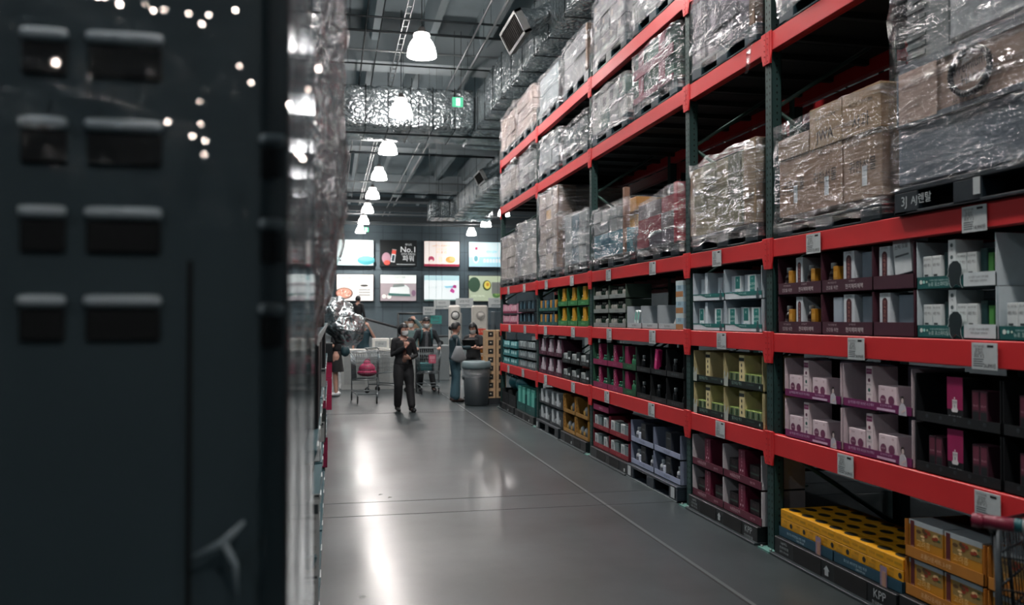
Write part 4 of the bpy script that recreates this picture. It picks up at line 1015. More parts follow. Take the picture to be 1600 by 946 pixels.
tset('lavender', 'floor pallet third bay', [(8.855, .66), (8.175, .66)], (.150, 2, .235), sp(.36, .225, .055, '6a7284', '3a4250', '7c8498', '바디 로션 세트', '4c5468', div=[(.42, .13, '30363f', lambda b, x, w, H: (b.card(x+.01, H*.3, x+w-.01, H*.92, .0114, M_('1b2024')), b.text('LOTION', .02, x+w/2, .011, H*.7, M_('7a8286'), w*.7)))]),
     lambda i, k, W: [] if (i == 1 and k == 1) else row(bt(.036, .155, 'b9bfc6', 'cfd4d8', '5a606c'), 'white lotion bottle', 'bottle', (.10, .52) if k == 0 else (.10,))+row(bx(.06, .05, .11, 'a0a6b2', ('text', 'ml', .02, .5, .5, '50586a')), 'small lavender box', 'box', (.20, .34)))
# ---- fourth bay
tset('teal-lipped', 'second beam fourth bay', [(13.05, .58), (12.46, .52)], (Z2, 2, .21), sp(.3, .10, .05, '1f4f52', '17282a', '1d5a52', '양치 용품', '5a9088'),
     lambda i, k, W: row(bx(.10, .08, .16, 'b3802a', ('card', .3, .2, .7, .9, 'c39a48')), 'yellow upright box', 'box', (.05, .32))+row(bx(.12, .08, .16, '1c5470', ('card', .2, .3, .8, .8, '2a6a88')), 'blue upright box', 'box', (.17, .43) if W > .55 else (.17,)))
tset('bright green', 'second beam fourth bay', [(11.9, .48), (11.4, .48), (10.9, .48)], (Z2, 2, .27), sp(.3, .255, .07, '256a3c', '1a3a28', '2c7a40', '오메가 쓰리', '7ab888', div=[(.42, .12, 'cf9a22', lambda b, x, w, H: (b.text('오', .03, x+w/2, .011, H*.8, M_('8a5c12')), b.text('메', .03, x+w/2, .011, H*.65, M_('8a5c12')), b.text('가', .03, x+w/2, .011, H*.5, M_('8a5c12'))))]),
     lambda i, k, W: row(bt(.03, .13, '8a8a3a', 'c8c8b8'), 'olive bottle with pale cap', 'bottle', (.10, .36)))
tset('plum', 'lowest beam fourth bay', [(13.05, .44), (12.59, .44), (12.13, .42)], (Z1, 2, .28), sp(.3, .25, .06, '4a2438', '2a1822', '4e2036', '콜라겐', '9a7888', div=[(.36, .10, '9a8f98', None)]),
     lambda i, k, W: row(bt(.03, .15, 'a8a8ae', 'c4c4c8'), 'white bottle', 'bottle', (.05, .30)))
tset('charcoal', 'lowest beam fourth bay', [(11.68, .41), (11.25, .41), (10.82, .41)], (Z1, 2, .22), sp(.3, .12, .06, '1c2224', '12181a', '1b2123', '면도기 세트', '7a8284'),
     lambda i, k, W: row(bx(.13, .1, .13, '9ba2a2', ('card', .1, .3, .9, .8, '6a7274'), ('text', '면도기', .03, .5, .9, '3a4244')), 'grey and white pack', 'pack', (.04,))+row(bx(.10, .06, .16, '2c3638', ('card', .2, .1, .8, .5, 'a8aeb0')), 'dark upright pack', 'pack', (.24,), rz=.2))
tset('grey wedge', 'floor pallet fourth bay', [(13.03, .62), (12.38, .62)], (.155, 2, .25), sp(.34, .22, .035, '4a5054', '23292c', '2b3236', None, div=[(.10, .10, '8f9699', None), (.55, .10, '969da0', None)], wedge=.10),
     lambda i, k, W: row(bt(.026, .12, '9aa0a4', '33383c'), 'grey bottle with dark cap', 'bottle', (.24, .47)))
tset('tan frame', 'floor pallet fourth bay', [(11.62, .57), (11.02, .57)], (.145, 2, .265), sp(.3, .25, .05, 'a87c3a', '1c1e1e', 'a27838', '영양 간식', '5c4420', div=[(.0, .06, 'a87c3a', lambda b, x, w, H: [b.disc(x+w/2, .011, H*(.85-.2*q), .014, .014, M_('3c2e1c'), 8) for q in range(4)])]),
     lambda i, k, W: row(('snack_pouch', 'pouch', lambda b: (b.ell((.07, .04, .075), (.07, .035, .075), mat('8d9496', .25, metal=.3, bump=.6, scale=30), 14, 8), b.card(.03, .05, .11, .10, .002, M_('b08a3a')))), 'silver snack pouch', 'pouch', (.12, .30) if k == 0 else (.30,)))
# ---- farthest bay
tset('rose', 'second beam farthest bay', [(15.9, .6), (15.28, .6)], (Z2, 2, .19), sp(.3, .17, .04, '9a7080', '3a2c34', '8a2a4e', '로즈', 'a88090'),
     lambda i, k, W: row(bx(.12, .1, .14, 'a8828e', ('card', .1, .1, .9, .3, '8a2440'), ('card', .3, .5, .7, .8, 'b8a0a8')), 'rose pink box', 'box', (.05, .22, .40)))
tset('midnight', 'second beam farthest bay', [(14.55, .6), (13.93, .6)], (Z2, 2, .21), sp(.3, .19, .05, '1c2a32', '111a1e', '16242a', '마스크', '5a6a70'),
     lambda i, k, W: row(bx(.10, .1, .17, '233c48', ('card', .2, .2, .8, .8, '4a6a78')), 'dark blue box', 'box', (.08, .36)))
tset('sea-green', 'lowest beam farthest bay', [(15.9, .6), (15.28, .6)], (Z1, 3, .15), sp(.3, .13, .05, '2c7478', '1c4448', '2f8084', '물티슈', '9ac0c0'),
     lambda i, k, W: row(bx(.12, .1, .11, '6a9ea0', ('card', .2, .2, .8, .8, 'a8c0c0')), 'pale teal pack', 'pack', (.05, .20, .38)))
tset('slate', 'lowest beam farthest bay', [(14.55, .6), (13.93, .6)], (Z1, 3, .16), sp(.3, .13, .04, '5a6468', '363e42', '4c565a', '세제', '9aa0a0'),
     lambda i, k, W: row(bx(.13, .1, .12, '8f9a9c', ('card', .2, .3, .8, .9, '6a7476')), 'pale grey pack', 'pack', (.05, .22, .40)))
def bag(b):
    b.ell((.25, .2, .14), (.25, .18, .145), mat('156a74', .45, bump=.6, scale=14), 18, 12)
    b.tube([(.14, .05, .24), (.18, .02, .285), (.25, .01, .30), (.32, .02, .285), (.36, .05, .24)], .012, M_('0f4a52'), 6)
for k, (y, z) in enumerate(((15.7, .395), (15.1, .395))):
    o = item('teal_bag', 'tbag', bag); place(o, (0, y, z), 0, .0, 0, 'slumped shiny teal bag, %s from the far end of the floor row' % ORD[k], 'bag', 'teal bags')
tset('black crate', 'floor pallet farthest bay', [(16.0, .6), (15.38, .6)], (.133, 1, .2), sp(.4, .26, .2, '141a1c', '0e1214', '13181b', '블랙', '6a7072'), lambda i, k, W: row(bx(.14, .1, .14, '1b2a2e', ('disc', .5, .5, .03, '8a9294')), 'black box with pale dot', 'box', (.1,), ly=.10))
tset('teal carton', 'floor pallet farthest bay', [(14.68, .66), (14.0, .66)], (.133, 1, .2), sp(.4, .30, .14, '0f4a4a', '0b2c2c', '124e4c', '청정', '6aa09a'), lambda i, k, W: row(bx(.2, .16, .40, '3c8a80', ('card', .1, .3, .9, .9, '5aa498'), ('card', .25, .1, .75, .25, 'b8c8c4')), 'tall aqua box', 'box', (.05, .38)))
# ================================================================== people
def limb(b, pts, m, n=14, fb=(0, 1, 0)):
    """tapering limb: pts = (x,y,z,rx[,ry]) with rounded ends"""
    P = [Vector(p[:3]) for p in pts]; R = [(p[3], p[4] if len(p) > 4 else p[3]) for p in pts]
    # round the ends
    def ext(a, c, r):
        d = (a-c).normalized(); return [(a+d*r*.85, .45), (a+d*r*.5, .83)]
    s = ext(P[0], P[1], min(R[0])); e = ext(P[-1], P[-2], min(R[-1]))
    Q = [s[0][0], s[1][0]]+P+[e[1][0], e[0][0]]
    RR = [(R[0][0]*s[0][1], R[0][1]*s[0][1]), (R[0][0]*s[1][1], R[0][1]*s[1][1])]+R+[(R[-1][0]*e[1][1], R[-1][1]*e[1][1]), (R[-1][0]*e[0][1], R[-1][1]*e[0][1])]
    V = []; F = []; k = len(Q); f0 = Vector(fb)
    for i, p in enumerate(Q):
        t = (Q[min(i+1, k-1)]-Q[max(i-1, 0)]).normalized()
        u = t.cross(f0)
        if u.length < .15: u = t.cross(Vector((0, 0, 1)))
        u.normalize(); w_ = u.cross(t).normalized()
        for j in range(n):
            a = 2*PI*j/n; V.append(p+u*math.cos(a)*RR[i][0]+w_*math.sin(a)*RR[i][1])
    for i in range(k-1):
        for j in range(n): F.append((i*n+j, i*n+(j+1) % n, (i+1)*n+(j+1) % n, (i+1)*n+j))
    F += [tuple(range(n-1, -1, -1)), tuple(range((k-1)*n, k*n))]
    b.add(V, F, m, True)
def hand(b, w, d, m, s=1, palm=None, curl=.5):
    """palm, four unequal bent fingers and a side thumb; w wrist, d direction, palm = palm normal"""
    w = Vector(w); d = Vector(d).normalized(); pn = Vector(palm or (0, 1, 0)); pn = (pn-d*pn.dot(d)).normalized(); sd = d.cross(pn)*s
    c = w+d*.05
    limb(b, [(*(w-d*.02), .022, .020), (*(w+d*.02), .028, .017), (*(w+d*.075), .040, .015)], m, 10, tuple(pn))
    for k, (o, L) in enumerate(((-.031, .060), (-.011, .072), (.010, .067), (.029, .052))):
        p = w+d*.085+sd*o; a = curl*.5; pts = []
        for q in range(4):
            pts.append((*p, .0092-.0012*q)); dd = (d*math.cos(a)+pn*math.sin(a)); p = p+dd*L/3; a += curl*.8
        limb(b, pts, m, 8)
    p = w+d*.03-sd*.030; q1 = p+d*.03-sd*.022+pn*.012; q2 = q1+d*.028-sd*.002+pn*.014
    limb(b, [(*p, .013), (*q1, .0115), (*q2, .009)], m, 8)
SKIN = mat('b98f7e', .5, var=.05)
def head_mesh(b, c, m, turn=0, tilt=0, s=1.0):
    """egg-shaped head with brow, nose, lips, chin and ears; c = centre"""
    M = Matrix.Translation(Vector(c)) @ Matrix.Rotation(turn, 4, 'Z') @ Matrix.Rotation(tilt, 4, 'X')
    n, k = 28, 20; V = []; F = []
    for i in range(k+1):
        v = PI*i/k; z = -math.cos(v)
        for j in range(n):
            a = 2*PI*j/n; x = math.sin(v)*math.cos(a); y = math.sin(v)*math.sin(a)
            X = x*.074; Y = y*.094; Z = z*.118
            if z < 0: X *= 1-.28*(-z)**1.4; Y *= 1-.12*(-z)
            if y < 0:
                fz = Z; fx = X
                Y -= .022*math.exp(-((fx/.012)**2))*math.exp(-(((fz+.012)/.020)**2))     # nose
                Y -= .006*math.exp(-((fx/.03)**2))*math.exp(-(((fz+.052)/.010)**2))      # lips
                Y -= .008*math.exp(-((fx/.025)**2))*math.exp(-(((fz+.092)/.018)**2))     # chin
                Y += .007*(math.exp(-(((abs(fx)-.030)/.013)**2)))*math.exp(-(((fz-.012)/.012)**2))   # eye sockets
                Y -= .004*math.exp(-(((fz-.034)/.010)**2))*math.exp(-((fx/.05)**2))
            V.append(M @ Vector((X*s, Y*s, Z*s)))
    for i in range(k):
        for j in range(n): F.append((i*n+j, i*n+(j+1) % n, (i+1)*n+(j+1) % n, (i+1)*n+j))
    b.add(V, F, m, True)
    for sx in (-1, 1):
        q = len(b.V); b.ell((0, 0, 0), (.011, .020, .032), m, 10, 6)
        for i in range(q, len(b.V)): b.V[i] = tuple(M @ (Vector(b.V[i])+Vector((sx*.074*s, .012, -.005))))
    return M
def person(label, loc, rz, h=1.65, top='22282c', pants='1a1f23', sleeve=1.0, arms=None, legs=None, hair='short', head=(0, 0), shoes='14171a', inner=None, bottom='pants', straps=None, lean=0, skin=SKIN, open_=False, wide=1.0, mask=True, legw=1.0, flare=0):
    t = thing('person', loc, rz, label, 'person'); S = h/1.65
    hy = lean
    T = lambda p: tuple(Vector(p)*S)
    arms = arms or {}
    shz = 1.325
    L = {1: arms.get('l'), -1: arms.get('r')}
    b = MB()
    hc = Vector((0, -.02+hy*1.1, 1.528))
    head_mesh(b, T(hc), skin, head[0], head[1], S)
    limb(b, [T((0, .01+hy, 1.36))+(.052,), T((0, -.005+hy*1.05, 1.44))+(.048,)], skin)
    torso = [T((0, .0, .90))+(.155*wide, .105), T((0, 0+hy*.3, 1.02))+(.130*wide, .092), T((0, .0+hy*.6, 1.18))+(.145*wide, .10), T((0, .005+hy*.9, 1.29))+(.155*wide, .098), T((0, .01+hy, 1.355))+(.11*wide, .07)]
    limb(b, torso, skin, 20)
    limb(b, [T((-.15*wide, .01+hy, shz))+(.052,), T((0, .01+hy, 1.37))+(.06,), T((.15*wide, .01+hy, shz))+(.052,)], skin)
    joints = {}
    for s in (1, -1):
        a = L[s] or dict(e=(s*.235, .03+hy, 1.08), w=(s*.25, -.03, .86), d=(0, -.1, -1), p=(-s, 0, 0))
        sh = (s*.165*wide, .01+hy, shz)
        joints[s] = (sh, a['e'], a['w'])
        limb(b, [T(sh)+(.046,), T((Vector(sh)+Vector(a['e']))/2)+(.042,), T(a['e'])+(.036,), T((Vector(a['e'])*.6+Vector(a['w'])*.4))+(.035,), T(a['w'])+(.024,)], skin)
        hand(b, T(a['w']), a.get('d') or tuple(Vector(a['w'])-Vector(a['e'])), skin, s, a.get('p'), a.get('c', .5))
    legs = legs or {1: ((.10, -.02, .49), (.105, .0, .08), 0), -1: ((-.10, -.02, .49), (-.105, .0, .08), 0)}
    for s in (1, -1):
        kn, an, tw = legs[s]; hp = (s*.085, .0, .88)
        limb(b, [T(hp)+(.085,), T((Vector(hp)*.5+Vector(kn)*.5))+(.074,), T(kn)+(.052,), T((Vector(kn)*.6+Vector(an)*.4))+(.052,), T(an)+(.034,)], skin)
        limb(b, [T((an[0], an[1]+.03, an[2]-.03))+(.032,), T((an[0]+tw*.4, an[1]-.13, .035))+(.036, .022)], skin)
    b.build('body', t, remesh=.009)
    # clothes
    def cl(name, limbs, c, vox=.011, lab=None):
        q = MB(); m = mat(c, .8, var=.18, scale=30, bump=.25)
        for l in limbs: limb(q, l, m, 16)
        o = q.build(name, t, remesh=vox)
        return o
    g = .016
    tl = [[(*p[:3], p[3]+g+.006, p[4]+g+.006) for p in torso[1 if bottom == 'skirt' else 0:-1]]+[T((0, .012+hy, 1.35))+(.088, .066)]]
    tl.append([T((-.155*wide, .01+hy, shz))+(.062,), T((0, .012+hy, 1.345))+(.066,), T((.155*wide, .01+hy, shz))+(.064,)])
    for s in (1, -1):
        sh, e, w_ = (Vector(q) for q in joints[s])
        if sleeve >= 1: tl.append([T(sh)+(.061,), T((sh+e)/2)+(.054,), T(e)+(.048,), T(e*.5+w_*.5)+(.046,), T(e*.10+w_*.90)+(.042,)])
        else: tl.append([T(sh)+(.064,), T(sh*.35+e*.65)+(.062,)])
    cl('jacket' if open_ else 'top', tl, top)
    if inner:
        q = MB(); im = mat(inner, .8, var=.3, scale=20)
        for z, wd in ((.96, .055), (1.05, .052), (1.15, .05), (1.25, .045)):
            pass
        limb(q, [T((0, -.075, .95))+(.06, .062), T((0, -.062+hy*.3, 1.05))+(.055, .062), T((0, -.062+hy*.7, 1.18))+(.055, .07), T((0, -.045+hy, 1.31))+(.045, .07)], im, 14)
        q.build('shirt', t)
    if bottom == 'pants':
        pl = [[T((-.03, 0, .90))+(.13, .115), T((.03, 0, .90))+(.13, .115)]]
        pl.append([T((0, 0, .97))+(.145, .108), T((0, 0, .85))+(.17, .12)])
        for s in (1, -1):
            kn, an, tw = legs[s]; kn, an = Vector(kn), Vector(an); hp = Vector((s*.085, 0, .86))
            pl.append([T(hp)+(.100,), T(hp*.5+kn*.5)+(.092*legw,), T(kn)+(.073*legw,), T(kn*.5+an*.5)+(.070*legw+flare*.5,), T((an[0], an[1], an[2]+.035))+(.062*legw+flare,)])
        cl('trousers', pl, pants)
    else:
        q = MB(); sm = mat(pants, .85, var=.15, scale=20)
        V = []; F = []; n = 28; k = 8
        for i in range(k+1):
            u = i/k; z = .99-.45*u; r = .135+.07*u
            for j in range(n):
                a = 2*PI*j/n; rr = r*(1+.05*u*math.cos(7*a)); V.append(T((rr*math.cos(a), rr*.78*math.sin(a), z)))
        for i in range(k):
            for j in range(n): F.append((i*n+j, (i+1)*n+j, (i+1)*n+(j+1) % n, i*n+(j+1) % n))
        F.append(tuple(range(n))); q.add(V, F, sm, True); q.build('skirt', t)
    q = MB(); sm = mat(shoes, .5)
    for s in (1, -1):
        kn, an, tw = legs[s]; f0 = Vector(an)
        limb(q, [T((f0.x-tw*.05, f0.y+.05, f0.z-.03))+(.047, .046), T((f0.x, f0.y-.02, f0.z-.030))+(.049, .046), T((f0.x+tw*.3, f0.y-.10, max(.038, f0.z-.045)))+(.050, .036), T((f0.x+tw*.5, f0.y-.165, max(.032, f0.z-.055)))+(.044, .030)], sm, 12)
    q.build('shoes', t)
    M = Matrix.Translation(Vector(T(hc))) @ Matrix.Rotation(head[0], 4, 'Z') @ Matrix.Rotation(head[1], 4, 'X')
    # hair cap: hugs the skull, open at the face
    q = MB(); hm = mat('15171a', .45, var=.3, scale=60, bump=.4); V = []; F = []; n, k = 32, 16
    low = {'short': -.035, 'bob': -.085, 'bun': -.03, 'man': -.01, 'long': -.20}[hair]
    for i in range(k+1):
        for j in range(n):
            a = 2*PI*j/n; front = max(0, -math.sin(a)); zl = low+(.055-low)*min(1, front*3.4)**1.0
            vmax = math.acos(max(-1, min(1, zl/.128))) if zl > -.12 else PI*.86
            v = vmax*i/k; x = math.sin(v)*math.cos(a)*.087; y = math.sin(v)*math.sin(a)*.108+.006; z = math.cos(v)*.131
            if zl < -.10 and v > PI*.5: x = math.cos(a)*.092; y = math.sin(a)*.100+.006; z = zl*(v-PI*.5)/(vmax-PI*.5)
            wv = 1+.03*noise.noise(Vector((x*40, y*40, z*25)))
            V.append(M @ (Vector((x, y, z))*S*wv))
    for i in range(k):
        for j in range(n): F.append((i*n+j, (i+1)*n+j, (i+1)*n+(j+1) % n, i*n+(j+1) % n))
    q.add(V, F, hm, True); o = q.build('hair', t); sd = o.modifiers.new('s', 'SOLIDIFY'); sd.thickness = .012; sd.offset = 0
    if hair == 'bun':
        q = MB(); c = M @ (Vector((0, .115, -.01))*S); q.ell(c, (.052, .045, .05), hm, 16, 10); q.build('hair_bun', t)
    q = MB(); em = mat('0c0e10', .3)          # eyes and brows
    for s in (-1, 1):
        p = M @ (Vector((s*.030, -.083, .012))*S); q.ell(p, (.012, .007, .006), em, 10, 6)
        p0, p1 = M @ (Vector((s*.016, -.090, .030))*S), M @ (Vector((s*.046, -.078, .031))*S); q.tube([p0, p1], .0035, em, 5)
    q.build('eyes', t)
    if mask:
        q = MB(); mm = mat('ccd2d3', .75, var=.04); V = []; F = []; nu, nv = 12, 9
        for i in range(nv+1):
            for j in range(nu+1):
                u = (j/nu-.5)*2; v = i/nv; a = u*1.25
                z = -.004-.098*v+.012*abs(u)**2*(1 if v < .5 else -1)*-1
                r = .099+.016*math.exp(-(u*2.6)**2)*math.sin(PI*min(1, v*1.1)); x = math.sin(a)*.082*(1-.16*v); y = -math.cos(a)*r*(1-.05*v)
                V.append(M @ (Vector((x, y, z))*S))
        for i in range(nv):
            for j in range(nu): F.append((i*(nu+1)+j, (i+1)*(nu+1)+j, (i+1)*(nu+1)+j+1, i*(nu+1)+j+1))
        q.add(V, F, mm, True); o = q.build('face_mask', t); sd = o.modifiers.new('s', 'SOLIDIFY'); sd.thickness = .003
        for s in (-1, 1):
            q2 = MB(); q2.tube([M @ (Vector((s*.078, -.03, -.02))*S), M @ (Vector((s*.083, .02, .01))*S), M @ (Vector((s*.078, -.028, -.075))*S)], .002, mm, 5); q2.build('mask_loop', t)
    if straps:
        q = MB(); sm = mat(straps, .7)
        for s in (-1, 1): q.tube([T((s*.10, .08, 1.15)), T((s*.11, .075+hy, 1.36)), T((s*.11, .01+hy, 1.415)), T((s*.105, -.095+hy, 1.34)), T((s*.115, -.125+hy*.8, 1.2)), T((s*.14, -.05, 1.05))], .018, sm, 8)
        q.ell(T((0, .17, 1.2)), (.14*S, .08*S, .2*S), sm, 16, 10); q.build('backpack', t)
    return t
# woman walking towards the camera, hands at her chest
person('person in black jacket and dark trousers walking toward the camera, hands at chest', (1.30, 15.9, 0), math.radians(6), 1.60, top='15181c', pants='171a1e', open_=True, inner='6b5248', hair='bob', head=(math.radians(34), .06), wide=1.0, legw=1.12,
       arms=dict(r=dict(e=(-.215, -.02, 1.06), w=(.0, -.21, 1.21), d=(.45, -.15, .85), p=(.2, .4, .3), c=1.0), l=dict(e=(.245, .0, 1.05), w=(.09, -.20, 1.0), d=(-.85, -.2, .15), p=(-.2, .4, .3), c=.9)),
       legs={-1: ((-.10, -.06, .49), (-.10, .03, .09), -.02), 1: ((.12, -.02, .49), (.135, -.14, .085), .04)}, shoes='101316')
# shopper in vest behind the second trolley
person('person in dark vest and mask pushing a trolley, teal backpack straps', (2.18, 20.25, 0), math.radians(2), 1.72, top='1b2227', pants='14181c', inner='4f5358', hair='man', head=(.1, .25), straps='2a5458', sleeve=1, wide=1.1, lean=-.04, open_=True,
       arms=dict(r=dict(e=(-.30, -.06, 1.06), w=(-.27, -.28, .98), d=(.2, -.9, -.2), p=(0, 0, -1), c=1.1), l=dict(e=(.30, -.06, 1.06), w=(.27, -.28, .98), d=(-.2, -.9, -.2), p=(0, 0, -1), c=1.1)),
       legs={-1: ((-.11, -.03, .50), (-.12, .06, .085), -.02), 1: ((.11, -.04, .50), (.16, -.12, .085), .02)})
person('person in grey-green long sleeves with one arm raised to the hair, behind the trolley pusher', (1.98, 21.6, 0), math.radians(-20), 1.72, top='5a7272', pants='24282b', hair='short', head=(-.5, .2),
       arms=dict(l=dict(e=(.28, -.10, 1.38), w=(.12, -.16, 1.60), d=(-.7, -.1, .5), p=(-.5, .5, 0), c=.8)))
person('person with hair bun and grey shoulder bag, in teal jacket and jeans, back half turned', (2.48, 17.5, 0), math.radians(92), 1.62, top='223a42', pants='3c5c68', hair='bun', head=(.1, .1), wide=1.05, mask=False, flare=.028,
       arms=dict(r=dict(e=(-.22, -.10, 1.12), w=(-.14, -.30, 1.12), d=(.3, -.9, .1), p=(0, 0, 1), c=.7)), shoes='3a2a28')
person('person in black short sleeves and mask holding an open dark folder', (2.95, 18.05, 0), math.radians(-38), 1.60, top='14181c', pants='171b1f', hair='long', head=(.05, .35), sleeve=.6,
       arms=dict(r=dict(e=(-.24, -.06, 1.10), w=(-.10, -.30, 1.10), d=(.5, -.8, .1), p=(0, 0, 1), c=.8), l=dict(e=(.25, -.06, 1.10), w=(.14, -.30, 1.12), d=(-.3, -.9, .1), p=(0, 0, 1), c=.9)))
person('person in dark teal short-sleeved shirt touching mask behind the white counter', (.80, 22.2, 0), math.radians(10), 1.70, top='1e3a44', pants='20262a', hair='man', head=(-.25, .1), sleeve=.6,
       arms=dict(l=dict(e=(.27, -.08, 1.16), w=(.10, -.17, 1.44), d=(-.5, -.1, .75), p=(-.3, .6, 0), c=.9)))
person('person in black top and skirt with white shoes, half hidden at the shelf edge', (.12, 19.2, 0), math.radians(-95), 1.64, top='14171b', pants='0f1214', bottom='skirt', hair='bob', shoes='c4c8ca', sleeve=.6, head=(0, .3),
       arms=dict(l=dict(e=(.24, -.06, 1.10), w=(.18, -.26, 1.02), d=(-.2, -.9, .2), p=(0, 0, 1), c=.8)))
person('person in black riding down the far inclined walkway', (.95, 31.5, .80), math.radians(150), 1.70, top='121518', pants='14171a', hair='short')
# bags and things they carry
b = MB(); bm = mat('7f8488', .6, var=.15, scale=10, bump=.3)
V = []; n = 20
for i in range(9):
    u = i/8; z = -.30*u; wx = .06+.115*u-.02*(u > .9); wy = .03+.045*math.sin(PI*min(1, u*.9))
    for j in range(n):
        a = 2*PI*j/n; V.append((wx*math.cos(a)*(1+.04*math.sin(5*a)), wy*math.sin(a), z+.03*math.cos(2*a)*u))
b.add(V, [(i*n+j, (i+1)*n+j, (i+1)*n+(j+1) % n, i*n+(j+1) % n) for i in range(8) for j in range(n)]+[tuple(range(n)), tuple(range(9*n-1, 8*n-1, -1))], bm, True)
o = put(b.build('shoulder_bag'), (2.52, 17.24, 1.14), math.radians(8)); tag(o, 'grey soft shoulder bag hanging from the shopper with the hair bun', 'bag')
c = MB(); c.tube([(-.05, .0, 0), (-.03, .03, .13), (0, .06, .20), (.03, .03, .13), (.05, 0, 0)], .010, bm, 6); c.build('strap', o)
b = MB(); m = mat('101417', .5); b.box(-.14, -.1, 0, .14, .1, .018, m, .004); q = b.build('dark_folder'); q.location = (2.79, 17.62, 1.17); q.rotation_euler = (math.radians(-58), 0, math.radians(-30))
tag(q, 'dark folder held open by the shopper in black short sleeves', 'folder')
b = MB(); b.ell((0, 0, 0), (.10, .06, .12), mat('1d3a42', .5, bump=.3), 14, 8); b.tube([(-.05, 0, .1), (0, 0, .2), (.05, 0, .1)], .008, mat('1d3a42', .5), 6)
q = b.build('hand_bag'); put(q, (.31, 19.15, .98)); tag(q, 'small dark teal handbag of the shopper at the shelf edge', 'bag')

# ================================================================== trolleys
def trolley(name, loc, rz, label, cols=('8e9698', '8e9698', '8e9698'), wire='858d90', thick=1.0, near=False, dark=False):
    """wire shopping trolley; front towards local -y, handle at +y"""
    t = thing(name, loc, rz, label, 'shopping trolley', 'shopping trolleys')
    wm = mat(wire, .3, metal=.85); r = .0032*thick
    FY, BY = -.45, .40
    def sec(u, z):   # half width and y at height fraction
        pass
    # basket: corners top/bottom at front and back
    def corner(fr, sx, top):
        hw = (.24 if fr else .29)*(1 if top else .86); y = (FY if fr else BY)+(0 if top else (.09 if fr else -.04)); z = (.90 if fr else 1.0) if top else (.52 if fr else .44)
        return Vector((sx*hw, y, z))
    C = {(f, s, k): corner(f, s, k) for f in (0, 1) for s in (-1, 1) for k in (0, 1)}
    b = MB()
    def lerp(a, c, u): return a+(c-a)*u
    N = 18
    for s in (-1, 1):
        for i in range(N+1): b.tube([lerp(C[0, s, 0], C[1, s, 0], i/N), lerp(C[0, s, 1], C[1, s, 1], i/N)], r, wm, 4)
        for k in range(6): b.tube([lerp(C[0, s, 0], C[0, s, 1], k/5), lerp(C[1, s, 0], C[1, s, 1], k/5)], r*1.15, wm, 4)
    for f in (0, 1):
        for i in range(13): b.tube([lerp(C[f, -1, 0], C[f, 1, 0], i/12), lerp(C[f, -1, 1], C[f, 1, 1], i/12)], r, wm, 4)
        for k in range(6): b.tube([lerp(C[f, -1, 0], C[f, -1, 1], k/5), lerp(C[f, 1, 0], C[f, 1, 1], k/5)], r*1.15, wm, 4)
    for i in range(13): b.tube([lerp(C[0, -1, 0], C[0, 1, 0], i/12), lerp(C[1, -1, 0], C[1, 1, 0], i/12)], r, wm, 4)
    for k in range(8): b.tube([lerp(C[0, -1, 0], C[1, -1, 0], k/7), lerp(C[0, 1, 0], C[1, 1, 0], k/7)], r, wm, 4)
    b.tube([C[0, -1, 1], C[1, -1, 1], C[1, 1, 1], C[0, 1, 1]], .0065*thick, wm, 6, closed=True)
    b.build('basket', t)
    b = MB(); fm = mat('3a4145' if near else '6d7578', .4, metal=.6)
    for s in (-1, 1):
        b.tube([(s*.27, BY-.0, .98), (s*.26, BY+.03, .6), (s*.26, BY-.02, .20), (s*.26, BY-.02, .14)], .012, fm, 8)
        b.tube([(s*.26, BY-.02, .20), (s*.20, FY+.10, .19), (s*.19, FY+.06, .14)], .012, fm, 8)
        b.tube([(s*.255, BY-.02, .42), (s*.19, FY+.12, .50)], .010, fm, 8)
    b.tube([(-.26, BY-.02, .2), (.26, BY-.02, .2)], .010, fm, 8); b.tube([(-.2, FY+.10, .19), (.2, FY+.10, .19)], .010, fm, 8)
    b.tube([(-.25, BY-.02, .42), (.25, BY-.02, .42)], .010, fm, 8)
    b.build('frame', t)
    b = MB(); L_, c0, c1, c2 = .58, *cols
    hz, hy = 1.015, BY+.055
    for x0, x1, c in ((-.30, -.21, c0), (-.21, -.185, c1), (-.185, .185, c2), (.185, .21, c1), (.21, .30, c0)):
        b.lathe([(.001, x0), (.018*thick if near else .016, x0), (.018*thick if near else .016, x1), (.001, x1)], mat(c, .35), 18, o=(0, hy, hz), axis='x')
    if near:
        for s in (-1, 1): b.lathe([(.001, s*.30), (.021, s*.30), (.025, s*.312), (.023, s*.335), (.001, s*.34)], mat(c0, .35), 18, o=(0, hy, hz), axis='x')
    for s in (-1, 1): b.tube([(s*.285, hy, hz), (s*.28, BY-.01, .97)], .014, mat('23282b', .5), 8)
    b.build('handle', t)
    for s in (-1, 1):
        for y, x in ((BY-.02, .26), (FY+.06, .19)):
            b = MB(); b.tube([(s*x, y, .16), (s*x, y+.02, .12)], .012, fm, 8)
            b.prism([(y-.005, .14), (y+.045, .14), (y+.05, .06), (y+.03, .055)], s*x-.017, s*x-.013, fm, 'x'); b.prism([(y-.005, .14), (y+.045, .14), (y+.05, .06), (y+.03, .055)], s*x+.013, s*x+.017, fm, 'x')
            w = b.build('caster', t)
            b = MB(); b.lathe([(.001, -.011), (.045, -.012), (.062, -.009), (.062, .009), (.045, .012), (.001, .011)], mat('15181a', .6), 18, o=(s*x, y+.035, .062), axis='x'); b.build('wheel', w)
    b = MB(); ym = mat('8e9698', .35, metal=.7)
    for i in range(9): b.tube([(-.2+.05*i, BY-.02, .96), (-.19+.0475*i, BY-.20, .90)], r, ym, 4)
    b.tube([(-.21, BY-.2, .9), (.21, BY-.2, .9)], r*1.5, ym, 5); b.build('child_seat', t)
    return t
trolley('shopping_trolley', (.70, 17.75, 0), math.radians(2), 'wire trolley holding a magenta bag, left of the walking person')
